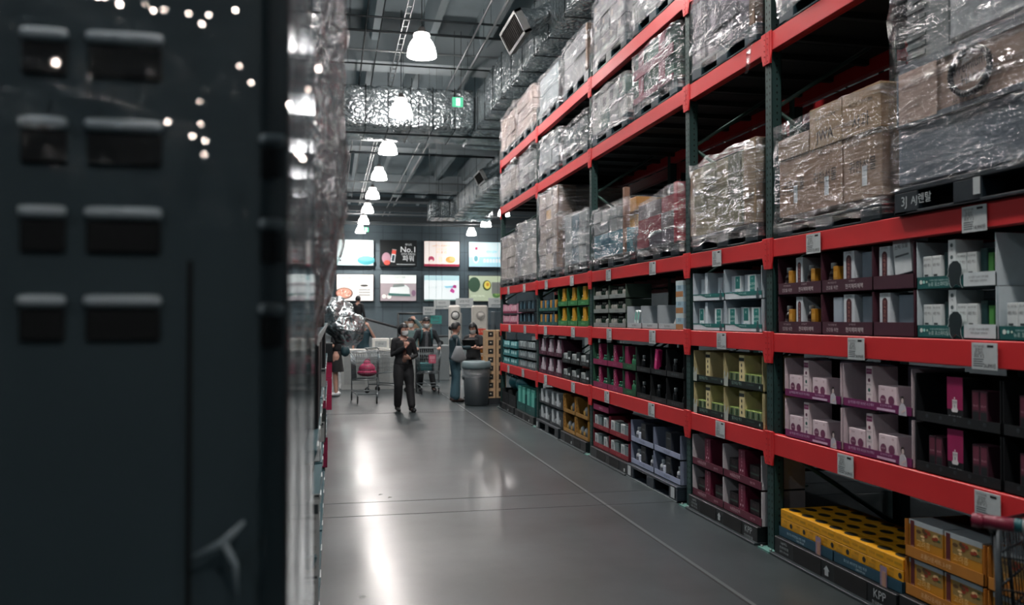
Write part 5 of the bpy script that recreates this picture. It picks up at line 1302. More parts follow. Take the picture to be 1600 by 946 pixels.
trolley('shopping_trolley', (2.18, 19.58, 0), math.radians(-2), 'wire trolley pushed by the masked person in the dark vest')
trolley('shopping_trolley', (1.30, 19.9, 0), math.radians(60), 'empty wire trolley mostly hidden behind the walking person')
hx, hy_ = .47, .80
nt_ = trolley('shopping_trolley', (2.70, 2.60, 0), math.radians(130), 'dark wire trolley with maroon, teal and white handle beside the orange boxes', ('7a2238', '1e5a60', 'a3a8a8'), '2b3134', 1.25, True)
b = MB(); m = mat('9a1f4c', .6, var=.2, bump=.4, scale=14)
b.ell((0, 0, .13), (.17, .15, .14), m, 20, 12); b.ell((0, 0, .07), (.20, .17, .08), m, 20, 8); b.ell((0, 0, .25), (.08, .07, .07), m, 14, 8); b.tube([(-.05, 0, .28), (-.03, 0, .34), (.04, 0, .34), (.06, 0, .28)], .01, m, 6)
tag(put(b.build('magenta_bag'), (.72, 17.72, .53)), 'crumpled magenta bag lying in the wire trolley', 'bag')
b = MB(); b.box(-.08, -.008, 0, .08, .0, .19, mat('b04a62', .5), .002); b.card(-.06, .09, .06, .16, -.009, mat('c78a96', .5)); b.text('행사', .05, 0, -.0095, .05, mat('e0b8c0', .5))
tag(put(b.build('basket_sign'), (2.20, 19.10, .70)), 'small pink sign hung on the front of the pushed trolley', 'sign')
b = MB(); b.box(-.2, -.15, 0, .1, .15, .16, mat('1f5558', .6), .006); b.box(-.18, -.13, .16, .08, .13, .17, mat('2a6a6c', .6)); tag(put(b.build('teal_carton'), (2.14, 19.6, .52)), 'teal carton lying in the pushed trolley', 'carton')

# ================================================================== bin
t = thing('waste_bin', (2.80, 16.75, 0), 0, 'round dark grey waste bin with a clear liner under its rim', 'bin')
b = MB(); gm = mat('31393d', .5, var=.1); b.lathe([(.001, .0), (.225, .0), (.232, .02), (.262, .72), (.001, .72)], gm, 36)
for s in (-1, 1): b.box(s*.25-.03, -.05, .5, s*.25+.03, .05, .56, gm, .01)
b.build('bin_body', t)
b = MB(); b.lathe([(.262, .71), (.285, .72), (.290, .76), (.278, .84), (.255, .86), (.24, .84), (.24, .74)], mat('6f8286', .5), 36); b.build('rim', t)
b = MB(); V = []; n = 48
for i in range(6):
    for j in range(n):
        a = 2*PI*j/n; r = .275+.012*math.sin(i*1.3)+.012*noise.noise(Vector((math.cos(a)*6, math.sin(a)*6, i))); V.append((r*math.cos(a), r*math.sin(a), .725-.035*i+.03*noise.noise(Vector((math.cos(a)*3, math.sin(a)*3, i*.2)))*(i > 3)))
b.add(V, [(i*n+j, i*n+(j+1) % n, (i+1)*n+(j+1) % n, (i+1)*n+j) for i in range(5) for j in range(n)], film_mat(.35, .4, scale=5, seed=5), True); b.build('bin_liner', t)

# ================================================================== end display of gold and black boxes
t = thing('display_stand', (2.98, 16.78, 0), 0, 'low wooden crate under the gold and black box towers by the rack end', 'crate')
b = MB(); wm_ = mat('8d7a62', .7, var=.2); b.box(0, 0, .0, .44, .6, .12, mat('20262a', .6)); b.build('crate_base', t)
for c in range(2):
    for k in range(8):
        b_ = None
        def gb(b):
            b.box(0, 0, 0, .20, .3, .165, M_('9c8468'), .002); b.card(.05, .03, .155, .135, -.001, M_('16191b')); b.card(.085, .075, .12, .1, -.002, M_('a8a090'))
        o = item('gold_box', 'gldb', gb); put(o, (2.99+.215*c, 16.8, .122+.168*k), 0); tag(o, 'gold box with black window, %s up in the %s tower past the bin' % (ORD[k], ('inner', 'outer')[c]), 'box', 'gold and black box towers')
# orange baskets behind
for k in range(4):
    def ob(b):
        m = mat('c98a2e', .5)
        for z in (0, .05, .10, .15): b.tube([(-.16, -.1, z), (.16, -.1, z), (.16, .1, z), (-.16, .1, z)], .006, m, 5, closed=True)
        for i in range(9):
            x = -.16+.04*i
            for y in (-.1, .1): b.tube([(x, y, 0), (x, y, .15)], .004, m, 4)
        b.box(-.14, -.08, .01, .14, .08, .12, mat('a8642a', .6), .01)
    o = item('orange_basket', 'obk', ob); put(o, (3.16, 18.9, .55+.19*k), 0); tag(o, 'orange wire basket, %s up in the pile behind the shopper with the folder' % ORD[k], 'basket', 'orange baskets')
t = thing('pedestal', (3.16, 18.9, 0), 0, 'pale box pedestal under the orange baskets', 'pedestal'); b = MB(); b.box(-.2, -.15, 0, .2, .15, .54, mat('6a6f70', .6), .01); b.build('pedestal_body', t)
b = MB(); b.box(-.13, -.01, 0, .13, 0, .14, mat('d0452f', .5), .003); b.text('특가', .07, 0, -.012, .07, mat('e8d8c8', .5)); b.tube([(0, .0, 0), (0, 0, -.8)], .006, STEEL, 5); b.tube([(0, 0, -.8), (0, 0, -1.33)], .008, STEEL, 5); tag(put(b.build('offer_sign'), (3.20, 18.7, 1.33)), 'small red offer sign above the orange baskets', 'sign')

# ================================================================== goods hall at the back
def ac_tower(x, y, ring, label, body, w=.30, h=2.08):
    t = thing('air_conditioner', (x, y, 0), 0, label, 'air conditioner')
    b = MB(); m = mat(body, .45); b.box(-w/2, -.0, .03, w/2, .34, h, m, .05); b.box(-w/2+.02, .02, 0, w/2-.02, .32, .05, mat('20262a', .5)); b.build('casing', t)
    for z in (h-.30, h-.78):
        b = MB()
        b.lathe([(.001, -.012), (.105, -.012), (.105, -.002)], mat('c9cbc8' if ring else 'b6b4ae', .4), 28, o=(0, 0, z), axis='y')
        b.lathe([(.105, -.004), (.107, -.02), (.128, -.02), (.13, -.004)], mat('16181a' if ring else '9a9892', .4), 28, o=(0, 0, z), axis='y'); b.build('outlet_ring', t)
ac_tower(3.55, 25.0, True, 'white standing air conditioner with two black rings', 'd3d1ca', .32)
ac_tower(4.30, 25.0, False, 'cream standing air conditioner with two plain discs', 'b9b7af', .46)
ac_tower(4.05, 28.0, False, 'slim pale air conditioner between the two taller ones', 'a8a8a2', .30, 1.9)
t = thing('refrigerator', (5.15, 25.4, 0), 0, 'dark grey two-door refrigerator at the back beside the air conditioners', 'refrigerator')
b = MB(); b.box(-.36, 0, .02, .36, .6, 1.9, mat('3d474d', .35), .01); b.build('cabinet', t)
for z0, z1 in ((.05, .78), (.80, 1.88)): b = MB(); b.box(-.35, -.03, z0, .35, 0, z1, mat('434e54', .3), .006); d = b.build('door', t); q = MB(); q.tube([(.28, -.05, z0+.1), (.28, -.05, z1-.1)], .01, STEEL, 6); q.build('handle', d)
t = thing('display_platform', (2.45, 23.6, 0), 0, 'low dark platform under the big brown carton', 'platform'); b = MB(); b.box(-.7, 0, 0, .75, .8, .95, mat('70787a', .6), .01); b.build('platform_body', t)
b = MB(); b.box(-.36, 0, 0, .36, .55, .66, mat('8d7660', .7, var=.12), .004); b.box(-.2, -.002, .12, .3, 0, .5, mat('7d6650', .7)); b.lathe([(.10, -.003), (.08, -.003)], mat('2c3a4c', .5), 24, o=(.12, 0, .53), axis='y'); b.text('가전', .1, .12, -.004, .3, mat('4c3a2c', .6))
tag(put(b.build('appliance_carton'), (2.36, 23.7, .955)), 'big brown appliance carton on the platform at the back', 'carton')
b = MB(); fm_ = mat('1c2225', .5)
for x in (-.5, .42): b.tube([(x, 0, .0), (x, 0, 1.86)], .03, fm_, 8)
b.tube([(-.5, 0, 1.83), (.42, 0, 1.83)], .03, fm_, 8); tag(put(b.build('tube_gate'), (2.36, 24.5, 0)), 'black tube frame standing behind the big brown carton', 'frame')
for k, (x, y, z, w, h, tx) in enumerate(((2.55, 22.9, 1.78, .32, .22, '특별할인'), (3.35, 26.5, 1.98, .5, .28, '에어컨'), (4.05, 26.5, 2.02, .55, .3, '냉방가전'), (5.1, 26.5, 2.03, .6, .3, '냉장고'), (2.75, 23.0, 1.55, .30, .22, '신상품'))):
    b = MB(); m = mat('bfc6c6' if k != 4 else '3f9a92', .5); b.box(-w/2, -.006, 0, w/2, 0, h, m, .002); b.text(tx, h*.3, 0, -.0075, h*.66, mat('4a5a60', .5), w*.8)
    b.card(-w*.35, h*.12, w*.1, h*.18, -.007, mat('6a7a80', .5)); b.card(-w*.35, h*.26, w*.3, h*.33, -.007, mat('5a6a70', .5))
    o = b.build('hanging_sign'); put(o, (x, y, z)); tag(o, ['white offer card hanging over the brown carton', 'white card sign over the ringed air conditioner', 'white card sign over the cream air conditioner', 'white card sign over the dark refrigerator', 'teal and white card sign beside the brown carton'][k], 'sign')
    q = MB(); q.tube([(0, 0, h), (0, 0, 9.8-z)], .004, BLACK, 4); q.build('hanging_wire', o)
# white counter with boxes
t = thing('service_counter', (.25, 20.9, 0), 0, 'long white service counter behind the trolley with the magenta bag', 'counter')
b = MB(); b.box(0, .03, .0, 1.75, .6, .90, mat('a3a7a6', .5)); 
for k in range(3): b.box(.06+.58*k, .025, .12, .56+.58*k, .03, .82, mat('8f9594', .5))
b.build('counter_body', t); b = MB(); b.box(-.02, 0, .90, 1.77, .63, .95, mat('c4c3bd', .4), .006); b.build('worktop', t)
for k, x in enumerate((.98, 1.42)):
    def wb(b):
        b.box(0, 0, 0, .40, .3, .26, M_('b4b5b0'), .004); b.card(.06, .05, .34, .20, -.001, M_('8a9090')); b.text('안내', .07, .2, -.002, .125, M_('4a5052'))
    o = item('white_carton', 'whc', wb); put(o, (x, 21.0, .951)); tag(o, 'white carton on the service counter, %s' % ('beside the person in teal' if k == 0 else 'next to the walking person'), 'carton')
# far checkout counters
for k in range(4):
    t = thing('checkout_counter', (3.8+2.4*k, 36, 0), 0, 'grey checkout counter far down the hall, %s from the aisle' % ORD[k], 'checkout counter', 'far checkout counters'); b = MB(); b.box(0, 0, 0, 1.5, .8, .92, mat('7e8788', .5), .01); b.build('counter_body', t); b = MB(); b.box(-.02, -.02, .92, 1.52, .82, .96, BLACK); b.build('belt', t)
# inclined walkway with rails on the back wall side
t = thing('moving_walkway', (0, 31, 0), 0, 'inclined moving walkway with dark handrail climbing at the back', 'moving walkway')
b = MB(); b.prism([(-5, 0), (3.7, 0), (3.7, .05), (.2, 1.0), (-5, 2.5)], -.3, 1.4, mat('7a8286', .5, var=.1)); b.build('ramp', t)
for y in (-.35, 1.45):
    b = MB(); b.prism([(-5, 2.5), (.2, 1.0), (3.7, .05), (3.9, .0), (3.9, .85), (3.6, .98), (.2, 1.92), (-5, 3.4)], y-.02, y+.02, mat('7d868a', .35, metal=.2)); b.build('balustrade', t)
    b = MB(); b.tube([(3.9, y, .5), (3.88, y, .85), (3.6, y, 1.0), (.2, y, 1.95), (-5, y, 3.45)], .045, mat('14181b', .5), 8); b.build('handrail', t)
# ================================================================== lit advertising boxes on the back wall
def em(c, s=.75): return mat(c, .5, emit=s*.62, var=.03)
KS = 54/50.
cx = [.25, 2.79, 5.30, 7.93]; 
def ad(col, rw, art, label):
    x0 = [.33, 2.79, 5.29, 7.92][col]*KS*1.035; w = 2.28; h = 1.62 if rw else 1.66
    z0 = (4.72 if rw else 2.70); z0 = 1.7+(z0-1.7)*1.115
    x0 = [.36, 3.10, 5.90, 8.83][col]
    t = thing('advert_lightbox', (x0, 55.93, z0), 0, label, 'illuminated advert', 'lit advertising boxes on the back wall')
    b = MB(); b.box(-.04, -.12, -.04, w+.04, .05, h+.04, mat('22292d', .5)); b.build('casing', t)
    b = MB(); art(b, w, h); b.build('picture', t); 
Yp = -.122
def bgd(b, w, h, c, s=.9): b.card(0, 0, w, h, Yp, em(c, s))
def a1(b, w, h):
    bgd(b, w, h, 'dcecec'); b.text('로봇청소기', .2, w*.58, Yp-.01, h*.53, em('3a4a50', .2)); b.card(w*.1, h*.43, w*.9, h*.445, Yp-.008, em('3c8a94', .5)); b.card(0, 0, w, h*.33, Yp-.005, em('bfe0e2', .8))
    b.disc(w*.8, Yp-.012, h*.20, w*.24, h*.18, em('3f8f98', .5), 28); b.disc(w*.8, Yp-.014, h*.27, w*.22, h*.10, em('5fb0b4', .5), 28); b.disc(w*.82, Yp-.016, h*.5, w*.08, h*.11, em('e0b0a4', .7), 20)
    for z in (.15, .31): b.card(w*.07, h*z, w*.12, h*(z+.07), Yp-.01, em('4a3a40', .3))
def a2(b, w, h):
    bgd(b, w, h, '0f1618', .3); b.text('에너지', .16, w*.78, Yp-.01, h*.84, em('e8ecec')); b.text('No.1', .52, w*.78, Yp-.01, h*.64, em('f0f4f4'), w*.42); b.text('건전지 오래가는', .17, w*.78, Yp-.01, h*.46, em('e8ecec'), w*.4); b.text('파워', .42, w*.78, Yp-.01, h*.28, em('f0f4f4'), w*.34)
    b.card(w*.45, h*.05, w*.96, h*.07, Yp-.008, em('c8d0d0'))
    # battery
    M = Matrix.Translation((w*.36, Yp-.03, h*.40)) @ Matrix.Rotation(math.radians(8), 4, 'Y')
    for z0, z1, c in ((-.42, .10, 'd8dcdc'), (.10, .36, 'd9584c'), (.36, .41, 'b8a8a4')): b.box(-.13, -.01, z0, .13, .01, z1, em(c, .7), 0, M)
    b.box(-.08, -.02, -.36, .08, -.011, .04, em('24414a', .3), 0, M); b.disc(w*.16, Yp-.01, h*.3, .28, .36, em('b08a98', .45), 24); b.disc(w*.18, Yp-.012, h*.12, .2, .16, em('d9584c', .5), 24)
def a3(b, w, h):
    bgd(b, w, h, 'f1e6df'); b.card(0, 0, w, h*.09, Yp-.01, em('a3304a', .6)); b.text('LACTO JOINT FIT', .2, w*.5, Yp-.01, h*.82, em('9a6a40', .4), w*.55); b.text('관절 건강엔', .14, w*.5, Yp-.01, h*.68, em('d09a60', .6), w*.3); b.text('콘드로이친', .2, w*.5, Yp-.01, h*.55, em('c87a50', .6), w*.3)
    b.disc(w*.2, Yp-.01, h*.28, .2, .2, em('b84a6a', .6), 20); b.disc(w*.2, Yp-.012, h*.2, .12, .11, em('e8d8d0', .8), 16); b.disc(w*.75, Yp-.01, h*.27, .32, .22, em('e8a860', .8), 24); b.disc(w*.80, Yp-.012, h*.3, .2, .16, em('f0c080', .8), 24); b.disc(w*.45, Yp-.01, h*.27, .12, .24, em('e8d4c8', .8), 14)
def a4(b, w, h):
    bgd(b, w, h, 'd3e9ec'); b.card(0, 0, w, h*.4, Yp-.005, em('a8d0dc', .8)); b.disc(w*.2, Yp-.012, h*.35, .2, .34, em('e0f0f0', .9), 20); b.disc(w*.2, Yp-.014, h*.33, .14, .2, em('6aa0a8', .6), 20); b.box(w*.17, Yp-.02, h*.68, w*.25, Yp-.01, h*.8, em('a83a5a', .5)); b.text('세탁세제', .2, w*.65, Yp-.01, h*.6, em('7aa8b4', .6), w*.5)
    for k in range(6): b.card(w*(.42+.09*k), h*.18, w*(.48+.09*k), h*.32, Yp-.01, em('f0fafa'))
def a5(b, w, h):
    bgd(b, w, h, 'ece8e4'); b.disc(w*.2, Yp-.01, h*.28, w*.24, h*.22, em('5a2a22', .3), 28); b.disc(w*.2, Yp-.012, h*.29, w*.21, h*.19, em('d8a08a', .7), 28)
    R = random.Random(5)
    for k in range(18): b.disc(w*.2+(R.random()-.5)*.7, Yp-.014, h*.29+(R.random()-.5)*.35, .05, .04, em(R.choice(['e8d0c0', 'b04a3a', 'f0e8e0']), .7), 8)
    b.text('피자 만들기', .16, w*.3, Yp-.01, h*.86, em('5a5654', .3), w*.5); b.disc(w*.75, Yp-.01, h*.58, .25, .07, em('4a4a48', .3), 16)
    for z in (.2, .3, .4): b.card(w*.6, h*z, w*.92, h*(z+.04), Yp-.01, em('a0a4a4', .4))
def a6(b, w, h):
    bgd(b, w, h, 'e6ebe8'); b.card(0, 0, w, h*.68, Yp-.005, em('b0a4a8', .6)); b.text('더 맛있는 여름', .15, w*.5, Yp-.01, h*.90, em('2c4a3a', .3), w*.5); b.text('진공 포장기', .14, w*.5, Yp-.01, h*.76, em('6a7474', .3), w*.6)
    b.prism([(w*.25, h*.28), (w*.82, h*.22), (w*.80, h*.5), (w*.70, h*.62), (w*.28, h*.52)], Yp-.03, Yp-.01, em('dfe6e4', .8)); b.prism([(w*.22, h*.2), (w*.84, h*.18), (w*.83, h*.26), (w*.22, h*.30)], Yp-.035, Yp-.012, em('4a7a74', .4)); b.prism([(w*.34, h*.52), (w*.68, h*.56), (w*.64, h*.66), (w*.36, h*.64)], Yp-.04, Yp-.02, em('8a9490', .5))
    b.disc(w*.1, Yp-.02, h*.17, .14, .13, em('f0f0ea'), 16); b.disc(w*.24, Yp-.02, h*.16, .14, .13, em('f0f0ea'), 16); b.disc(w*.93, Yp-.02, h*.3, .14, .2, em('8a6a80', .5), 16)
def a7(b, w, h):
    bgd(b, w, h, 'e6eeee'); b.card(0, h*.8, w, h, Yp-.005, em('b8d8dc', .8)); b.text('깨끗한 칫솔질', .12, w*.25, Yp-.01, h*.53, em('8a989a', .4), w*.3)
    b.prism([(w*.55, h*.58), (w*.9, h*.62), (w*.92, h*.52), (w*.62, h*.50)], Yp-.02, Yp-.01, em('9ac8d8', .7)); b.prism([(w*.72, h*.38), (w*.84, h*.30), (w*.88, h*.40), (w*.78, h*.52)], Yp-.03, Yp-.012, em('c8509a', .7)); b.prism([(w*.80, h*.52), (w*.92, h*.5), (w*.92, h*.62), (w*.84, h*.64)], Yp-.03, Yp-.012, em('a83a7a', .6)); b.card(0, 0, w, h*.06, Yp-.01, em('6a8a88', .4))
def a8(b, w, h):
    bgd(b, w, h, 'b4bfa4', .7); b.disc(w*.15, Yp-.01, h*.65, .4, .5, em('41604a', .3), 14); b.disc(w*.52, Yp-.012, h*.62, .28, .34, em('3f5a2c', .3), 20); b.disc(w*.53, Yp-.014, h*.64, .21, .26, em('d8c860', .8), 20); b.disc(w*.54, Yp-.016, h*.66, .10, .12, em('c89030', .7), 14)
    b.disc(w*.8, Yp-.012, h*.25, .28, .20, em('5a8a4c', .4), 20); b.disc(w*.82, Yp-.014, h*.28, .18, .1, em('8ab060', .5), 20); b.text('신선한 아보카도', .15, w*.26, Yp-.01, h*.2, em('eef4e4'), w*.4); b.card(w*.66, h*.3, w*.98, h*.75, Yp-.02, em('8a8d88', .3))
ad(0, 1, a1, 'lit advert showing a round teal robot cleaner, upper row'); ad(1, 1, a2, 'black lit advert reading No.1 with a red-topped battery, upper row'); ad(2, 1, a3, 'cream lit advert with pink fruit and orange slices, upper row'); ad(3, 1, a4, 'pale blue lit advert with a clear bottle, upper row')
ad(0, 0, a5, 'white lit advert with a bowl of red food, lower row'); ad(1, 0, a6, 'lit advert showing a silver countertop machine, lower row'); ad(2, 0, a7, 'pale lit advert with pink and blue tube, lower row'); ad(3, 0, a8, 'green lit advert with a halved avocado, lower row')

# ================================================================== goods and shelving along the near side (x < 0)
LX = -.10
def lput(o, y, z, x=LX): o.location = (x, y, z); o.rotation_euler = (0, 0, PI/2); return o
# steel shelving
t = thing('steel_shelving', (LX, 3.8, 0), PI/2, 'dark steel shelving with teal edges running down the other side of the aisle', 'shelving')
# local: +x -> +Y, +y -> -X
fr = mat('23292c', .5, metal=.3); te = mat('3d6068', .35, metal=.2)
for i in range(6):
    for d in (0, .95):
        b = MB(); b.box(2.5*i, .03+d, 0, 2.5*i+.06, .09+d, 2.25, fr, .004); b.build('shelf_upright', t)
for z in (.18, .66, 1.12, 1.62):
    for i in range(5):
        b = MB(); b.box(2.5*i+.06, .02, z-.035, 2.5*i+2.5, 1.03, z, fr); b.build('shelf_board', t)
        b = MB(); b.prism([(0, z-.05), (-.030, z-.045), (-.045, z-.0), (-.040, z+.006), (.01, z)], 2.5*i+.06, 2.5*i+2.5, te, 'x')
        for k in range(4): b.box(2.5*i+.2+.6*k, -.048, z-.045, 2.5*i+.36+.6*k, -.040, z+.004, PAPER)
        b.build('shelf_edge', t)
# tall dark louvred plastic container right in front of the camera
CY = 1.42; CXR = -.085; TOPZ = 2.42
t = thing('plastic_container', (CXR-1.12, CY, 0), 0, 'tall black slotted plastic container under film, blurred and close to the camera', 'container')
cm = mat('3a494f', .5, var=.10, scale=2.2, bump=.03); dk = mat('05080a', .8)
b = MB(); pallet_mb(b, 1.12, 1.1, .14, PALM); b.build('pallet', t)
b = MB(); b.box(.01, .012, .145, 1.135, 1.09, TOPZ, cm, .03)
b.box(.985, .008, .3, .992, .014, 1.79, dk)
b.build('container_body', t)
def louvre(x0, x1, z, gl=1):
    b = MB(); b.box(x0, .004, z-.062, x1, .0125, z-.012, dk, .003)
    b.lathe([(.001, x0-.003), (.008, x0), (.0095, x0+.012), (.0095, x1-.012), (.008, x1), (.001, x1+.003)], mat('c3cdd1', .25, var=.1), 12, o=(0, .004, z), axis='x')  # pale ledge colour stands in for the light streak on black plastic
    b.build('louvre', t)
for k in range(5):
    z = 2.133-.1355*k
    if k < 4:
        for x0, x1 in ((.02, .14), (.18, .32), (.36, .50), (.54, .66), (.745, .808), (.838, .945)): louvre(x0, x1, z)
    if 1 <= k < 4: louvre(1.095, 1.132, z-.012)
# glossy sheet folded round the near corner
b = MB(); V = []; F = []; n = 30; kz = 40
for i in range(kz+1):
    zz = .3+(TOPZ-.3)*i/kz
    for j in range(n+1):
        u = j/n
        if u < .3: x = 1.10+.036*(u/.3); y = -.008-.014*math.sin(PI*u/.3*.5)
        else: q = (u-.3)/.7; x = 1.138+.024*q*(.5+.5*q); y = -.022+.022*min(1, q*12)+.95*q
        w_ = .0035*noise.noise(Vector((x*8, y*4, zz*1.6)))+.0015*noise.noise(Vector((x*20, y*9, zz*5)))
        V.append((x+w_*(u > .3), y+w_*(u < .3), zz))
for i in range(kz):
    for j in range(n): F.append((i*(n+1)+j, i*(n+1)+j+1, (i+1)*(n+1)+j+1, (i+1)*(n+1)+j))
b.add(V, F, sheet_mat(), True); b.build('stretch_film', t)
# torn film draped over the top of the front, then flat metal facets added for lamp glints
b = MB(); V = []; F = []; n = 50; kz = 26
for i in range(kz+1):
    for j in range(n+1):
        x = -.02+1.10*j/n; zb = 2.02+.10*math.sin(x*5)-.12*max(0, (x-.75)*3)
        zz = zb+(TOPZ+.02-zb)*i/kz
        V.append((x, -.020-.035*abs(noise.noise(Vector((x*6, zz*8+x*4, 2)))), zz))
for i in range(kz):
    for j in range(n): F.append((i*(n+1)+j, i*(n+1)+j+1, (i+1)*(n+1)+j+1, (i+1)*(n+1)+j))
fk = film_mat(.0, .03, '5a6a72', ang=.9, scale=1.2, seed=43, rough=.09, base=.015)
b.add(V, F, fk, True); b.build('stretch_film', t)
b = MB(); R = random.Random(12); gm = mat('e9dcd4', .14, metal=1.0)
def glint_facet(u, v, r):
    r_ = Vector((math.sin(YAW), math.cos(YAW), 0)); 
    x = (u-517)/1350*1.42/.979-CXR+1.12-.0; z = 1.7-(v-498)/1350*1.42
    # flat metal facet added as a glint, tilted to mirror a lamp
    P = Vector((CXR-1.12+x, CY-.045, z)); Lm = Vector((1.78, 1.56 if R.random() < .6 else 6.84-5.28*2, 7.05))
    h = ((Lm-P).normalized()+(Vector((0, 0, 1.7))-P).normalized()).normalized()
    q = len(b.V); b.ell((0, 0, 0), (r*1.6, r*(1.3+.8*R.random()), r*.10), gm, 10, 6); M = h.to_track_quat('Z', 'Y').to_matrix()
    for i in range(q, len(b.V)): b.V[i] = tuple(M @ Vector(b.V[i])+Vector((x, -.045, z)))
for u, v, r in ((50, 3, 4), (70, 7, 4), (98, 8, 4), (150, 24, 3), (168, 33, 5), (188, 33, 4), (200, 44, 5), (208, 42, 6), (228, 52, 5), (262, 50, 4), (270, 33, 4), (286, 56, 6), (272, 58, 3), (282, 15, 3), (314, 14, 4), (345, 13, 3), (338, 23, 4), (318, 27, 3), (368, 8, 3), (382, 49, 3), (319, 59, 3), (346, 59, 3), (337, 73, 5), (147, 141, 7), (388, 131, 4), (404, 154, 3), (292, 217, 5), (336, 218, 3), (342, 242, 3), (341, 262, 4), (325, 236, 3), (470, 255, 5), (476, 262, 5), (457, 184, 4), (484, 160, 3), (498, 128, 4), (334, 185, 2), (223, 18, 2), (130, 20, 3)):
    glint_facet(u, v, r*.00062)
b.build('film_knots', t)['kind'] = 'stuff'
b = MB()       # wrinkle low on the sheet, its highlight put in as pale tubes
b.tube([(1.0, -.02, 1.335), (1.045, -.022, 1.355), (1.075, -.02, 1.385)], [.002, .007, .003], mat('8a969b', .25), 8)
b.tube([(1.045, -.022, 1.355), (1.062, -.022, 1.32), (1.066, -.022, 1.27)], [.006, .005, .002], mat('8a969b', .25), 8); b.build('film_crease_highlight', t)
# crumpled film bulging over the aisle from the load behind
t = thing('wrapped_pallet', (-1.2, 2.66, 0), 0, 'crumpled glittering film-wrapped load bulging over the aisle behind the black crates', 'pallet load')
b = MB(); pallet_mb(b, 1.08, 1.1, .14, PALM); b.build('pallet', t)
for k in range(9):
    b = MB(); b.box(.02, .02, .145+.32*k, 1.07, 1.05, .145+.32*(k+1)-.006, mat(['39444a', '2c363b', '4a5256'][k % 3], .6, var=.2), .004); b.build('carton', t)
b = MB(); V = []; F = []; n = 54; kz = 70
for i in range(kz+1):
    u = i/kz; zz = 1.60+1.95*u
    bulge = .175*max(0, min(1, (zz-1.60)/.42))**.7
    for j in range(n+1):
        v = j/n
        if v < .3: x = .62+(1.09-.62)*v/.3; y = -.03; nx_, ny_ = 0, -1
        else: x = 1.09; y = -.03+1.14*(v-.3)/.7; nx_, ny_ = 1, 0
        w_ = noise.noise(Vector((x*5, y*4, zz*2.3)))*.055+noise.noise(Vector((x*11, y*12, zz*7)))*.025+noise.noise(Vector((x*30, y*30, zz*14)))*.008
        V.append((x+nx_*(bulge*(.6+.4*math.sin(v*7))+w_+.02), y+ny_*(bulge*.3+w_+.03), zz))
for i in range(kz):
    for j in range(n): F.append((i*(n+1)+j, i*(n+1)+j+1, (i+1)*(n+1)+j+1, (i+1)*(n+1)+j))
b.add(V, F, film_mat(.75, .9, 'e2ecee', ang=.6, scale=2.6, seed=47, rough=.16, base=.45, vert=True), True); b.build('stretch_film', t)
# dark tall display cases on the shelving (seen edge-on)
for k, (y, z, d, h, x1, c) in enumerate(((4.6, 1.123, .8, .45, -.062, '1a1f22'), (6.45, 1.123, .8, .44, -.07, '22282b'), (7.5, 1.623, 1.2, .6, -.06, '15191b'), (9.7, 1.123, 1.2, .45, -.062, '181c1f'))):
    b = MB(); m = mat(c, .35); b.box(0, 0, 0, d, .5, h, m, .006)
    for q in range(3): b.card(.05, h*(.1+.3*q), d-.05, h*(.3+.3*q), -.001, mat('2c3438', .4))
    b.text('신제품', .12, d/2, -.002, h*.5, mat('6a7478', .5)); o = lput(b.build('display_case'), y, z, x1); tag(o, 'dark glossy display case on the opposite shelving, %s from the camera' % ORD[k], 'display case', 'display cases on the opposite shelving')
# magenta box tower and trays on the shelving edge
for k in range(3):
    def mb_(b): b.box(0, 0, 0, .5, .35, .26, M_('a01f4a'), .004); b.text('행사', .1, .25, -.001, .13, M_('d8a0b0'))
    o = item('magenta_carton', 'mgc', mb_); lput(o, 14.6, .185+.265*k, .02); tag(o, 'magenta carton, %s up in the tower at the far end of the opposite shelving' % ORD[k], 'carton', 'tower of magenta cartons')
for k, (y, z, c, s) in enumerate(((8.15, .665, '8c1f48', .055), (8.9, .62, '8c1f48', .07), (7.4, .665, '24302f', .06), (6.4, .665, 'a8b0b0', .03), (9.9, .665, 'c4c8c8', .03), (11.45, .665, '1b2c30', .03), (5.2, .185, '3a4648', .02), (5.62, .185, '8d9698', .02), (4.4, .185, '2c3436', .02))):
    b = MB(); tray_mesh(b, .6, .4, .22, .08, c, '20262a', c, txt=[('특가 상품', .04, .5, .5, 'a8b0b0')]); o = lput(b.build('display_tray'), y, z, LX+s)
    if z == .62: o.location.z = .20
    tag(o, '%s tray sticking out of the opposite shelving, %s along' % ({'8c1f48': 'magenta', '24302f': 'dark green', 'a8b0b0': 'pale grey', 'c4c8c8': 'white', '1b2c30': 'blackish', '3a4648': 'slate', '8d9698': 'mid grey', '2c3436': 'charcoal'}[c], ORD[k]), 'display tray', 'trays on the opposite shelving')
b = MB(); b.box(0, 0, 0, .55, .4, .30, mat('1b2023', .35), .006); b.card(.05, .05, .5, .25, -.001, mat('2c3438', .4)); tag(lput(b.build('dark_carton'), 14.58, .982, .03), 'dark carton on top of the magenta tower under the crumpled foil bundle', 'carton')
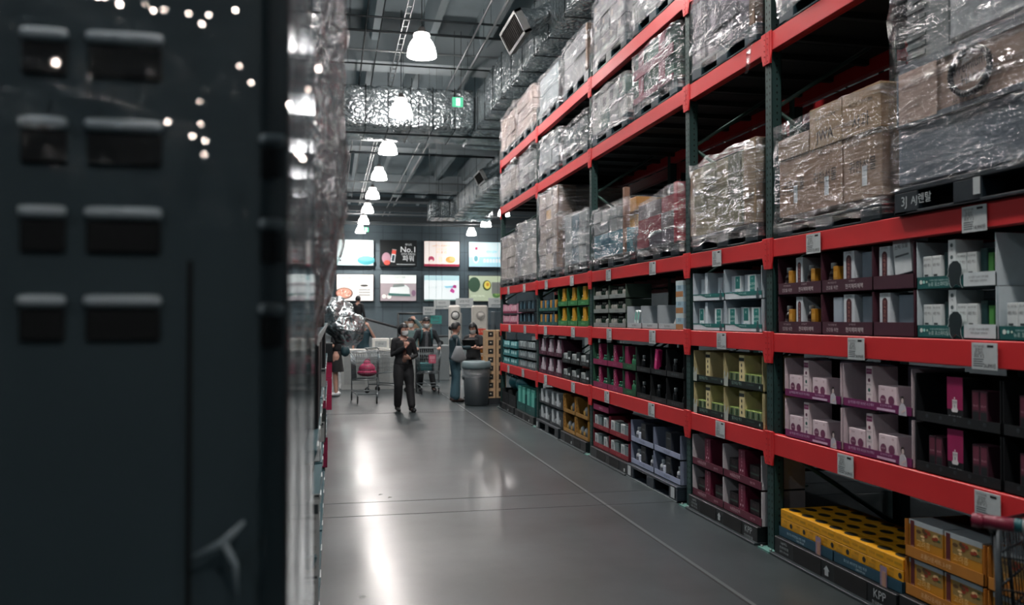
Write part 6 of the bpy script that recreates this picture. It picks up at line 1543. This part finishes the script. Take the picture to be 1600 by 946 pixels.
# sign cards standing square to the aisle
for k, (y, z, w, h) in enumerate(((3.9, 1.02, .095, .33), (4.05, .72, .09, .30), (5.3, .96, .06, .12), (6.7, 1.18, .06, .14), (5.0, .62, .04, .09))):
    b = MB(); b.box(0, -.003, 0, w, 0, h, mat('b4b9b8', .5), .001); b.card(.006, h*.82, w-.006, h*.95, -.0036, mat('2c3438', .5)); b.text('특가상품', .018, w/2, -.004, h*.76, INK, w*.8)
    if h > .2:
        for q in range(2):
            for r_ in range(3): b.text('▦▤▥'[r_] if False else '건강', .02, w*(.28+.42*(r_ % 2)), -.004, h*(.64-.22*q-.05*r_), INK, w*.3)
        b.text('29,900', .024, w/2, -.004, h*.12, INK, w*.8)
    o = b.build('sign_card'); o.location = (-.14+(.0 if k < 2 else .045), y, z-.45 if k < 2 else z); tag(o, 'narrow %s sign card clipped square to the opposite shelf edge, %s from the camera' % ('tall' if h > .2 else 'small', ORD[k]), 'sign card', 'sign cards on the shelf edge')
b = MB(); b.ell((0, 0, 0), (.02, .03, .10), mat('e07a58', .4), 12, 8); o = b.build('orange_pouch'); o.location = (-.14, 3.1, .33); b = None
o.location = (-.155, 3.55, .30); tag(o, 'orange pouch peeking out low beside the tall sign card', 'pouch')
# foil-wrapped bundle leaning out further down
b = MB(); V = []; F = []; n = 30; kz = 24
for i in range(kz+1):
    u = i/kz
    for j in range(n):
        a = 2*PI*j/n; w_ = 1+.28*noise.noise(Vector((math.cos(a)*3, math.sin(a)*3, u*6))); r = (.22+.10*math.sin(u*3))*w_*(.3+.7*min(1, 6*u, 6*(1-u)+.05))
        V.append((-.15+.62*u+r*.6*math.cos(a), r*math.sin(a), .95-.70*u+r*math.cos(a)*.7))
for i in range(kz):
    for j in range(n): F.append((i*n+j, i*n+(j+1) % n, (i+1)*n+(j+1) % n, (i+1)*n+j))
b.add(V, F, foil_mat(), True); o = b.build('foil_bundle'); o.location = (.02, 14.85, 1.05); tag(o, 'crumpled silver foil-wrapped bundle poking out at the far end of the opposite shelving', 'bundle')
# small scraps on the floor
for k, (x, y) in enumerate(((.17, 5.35), (.53, 8.25), (.45, 8.4))):
    b = MB(); b.add([(0, 0, .001), (.03, .01, .004), (.05, .035, .001), (.015, .02, .008)], [(0, 1, 2, 3)], mat('b4b8b8' if k == 0 else '2c2c2c', .7)); put(b.build('floor_scrap'), (x, y, .0015)); tag(bpy.data.objects[-1] if False else SC.collection.objects[-1], ['scrap of white paper on the floor near the camera', 'dark crumb on the floor by the joint', 'second dark crumb on the floor just past the joint'][k], 'scrap')
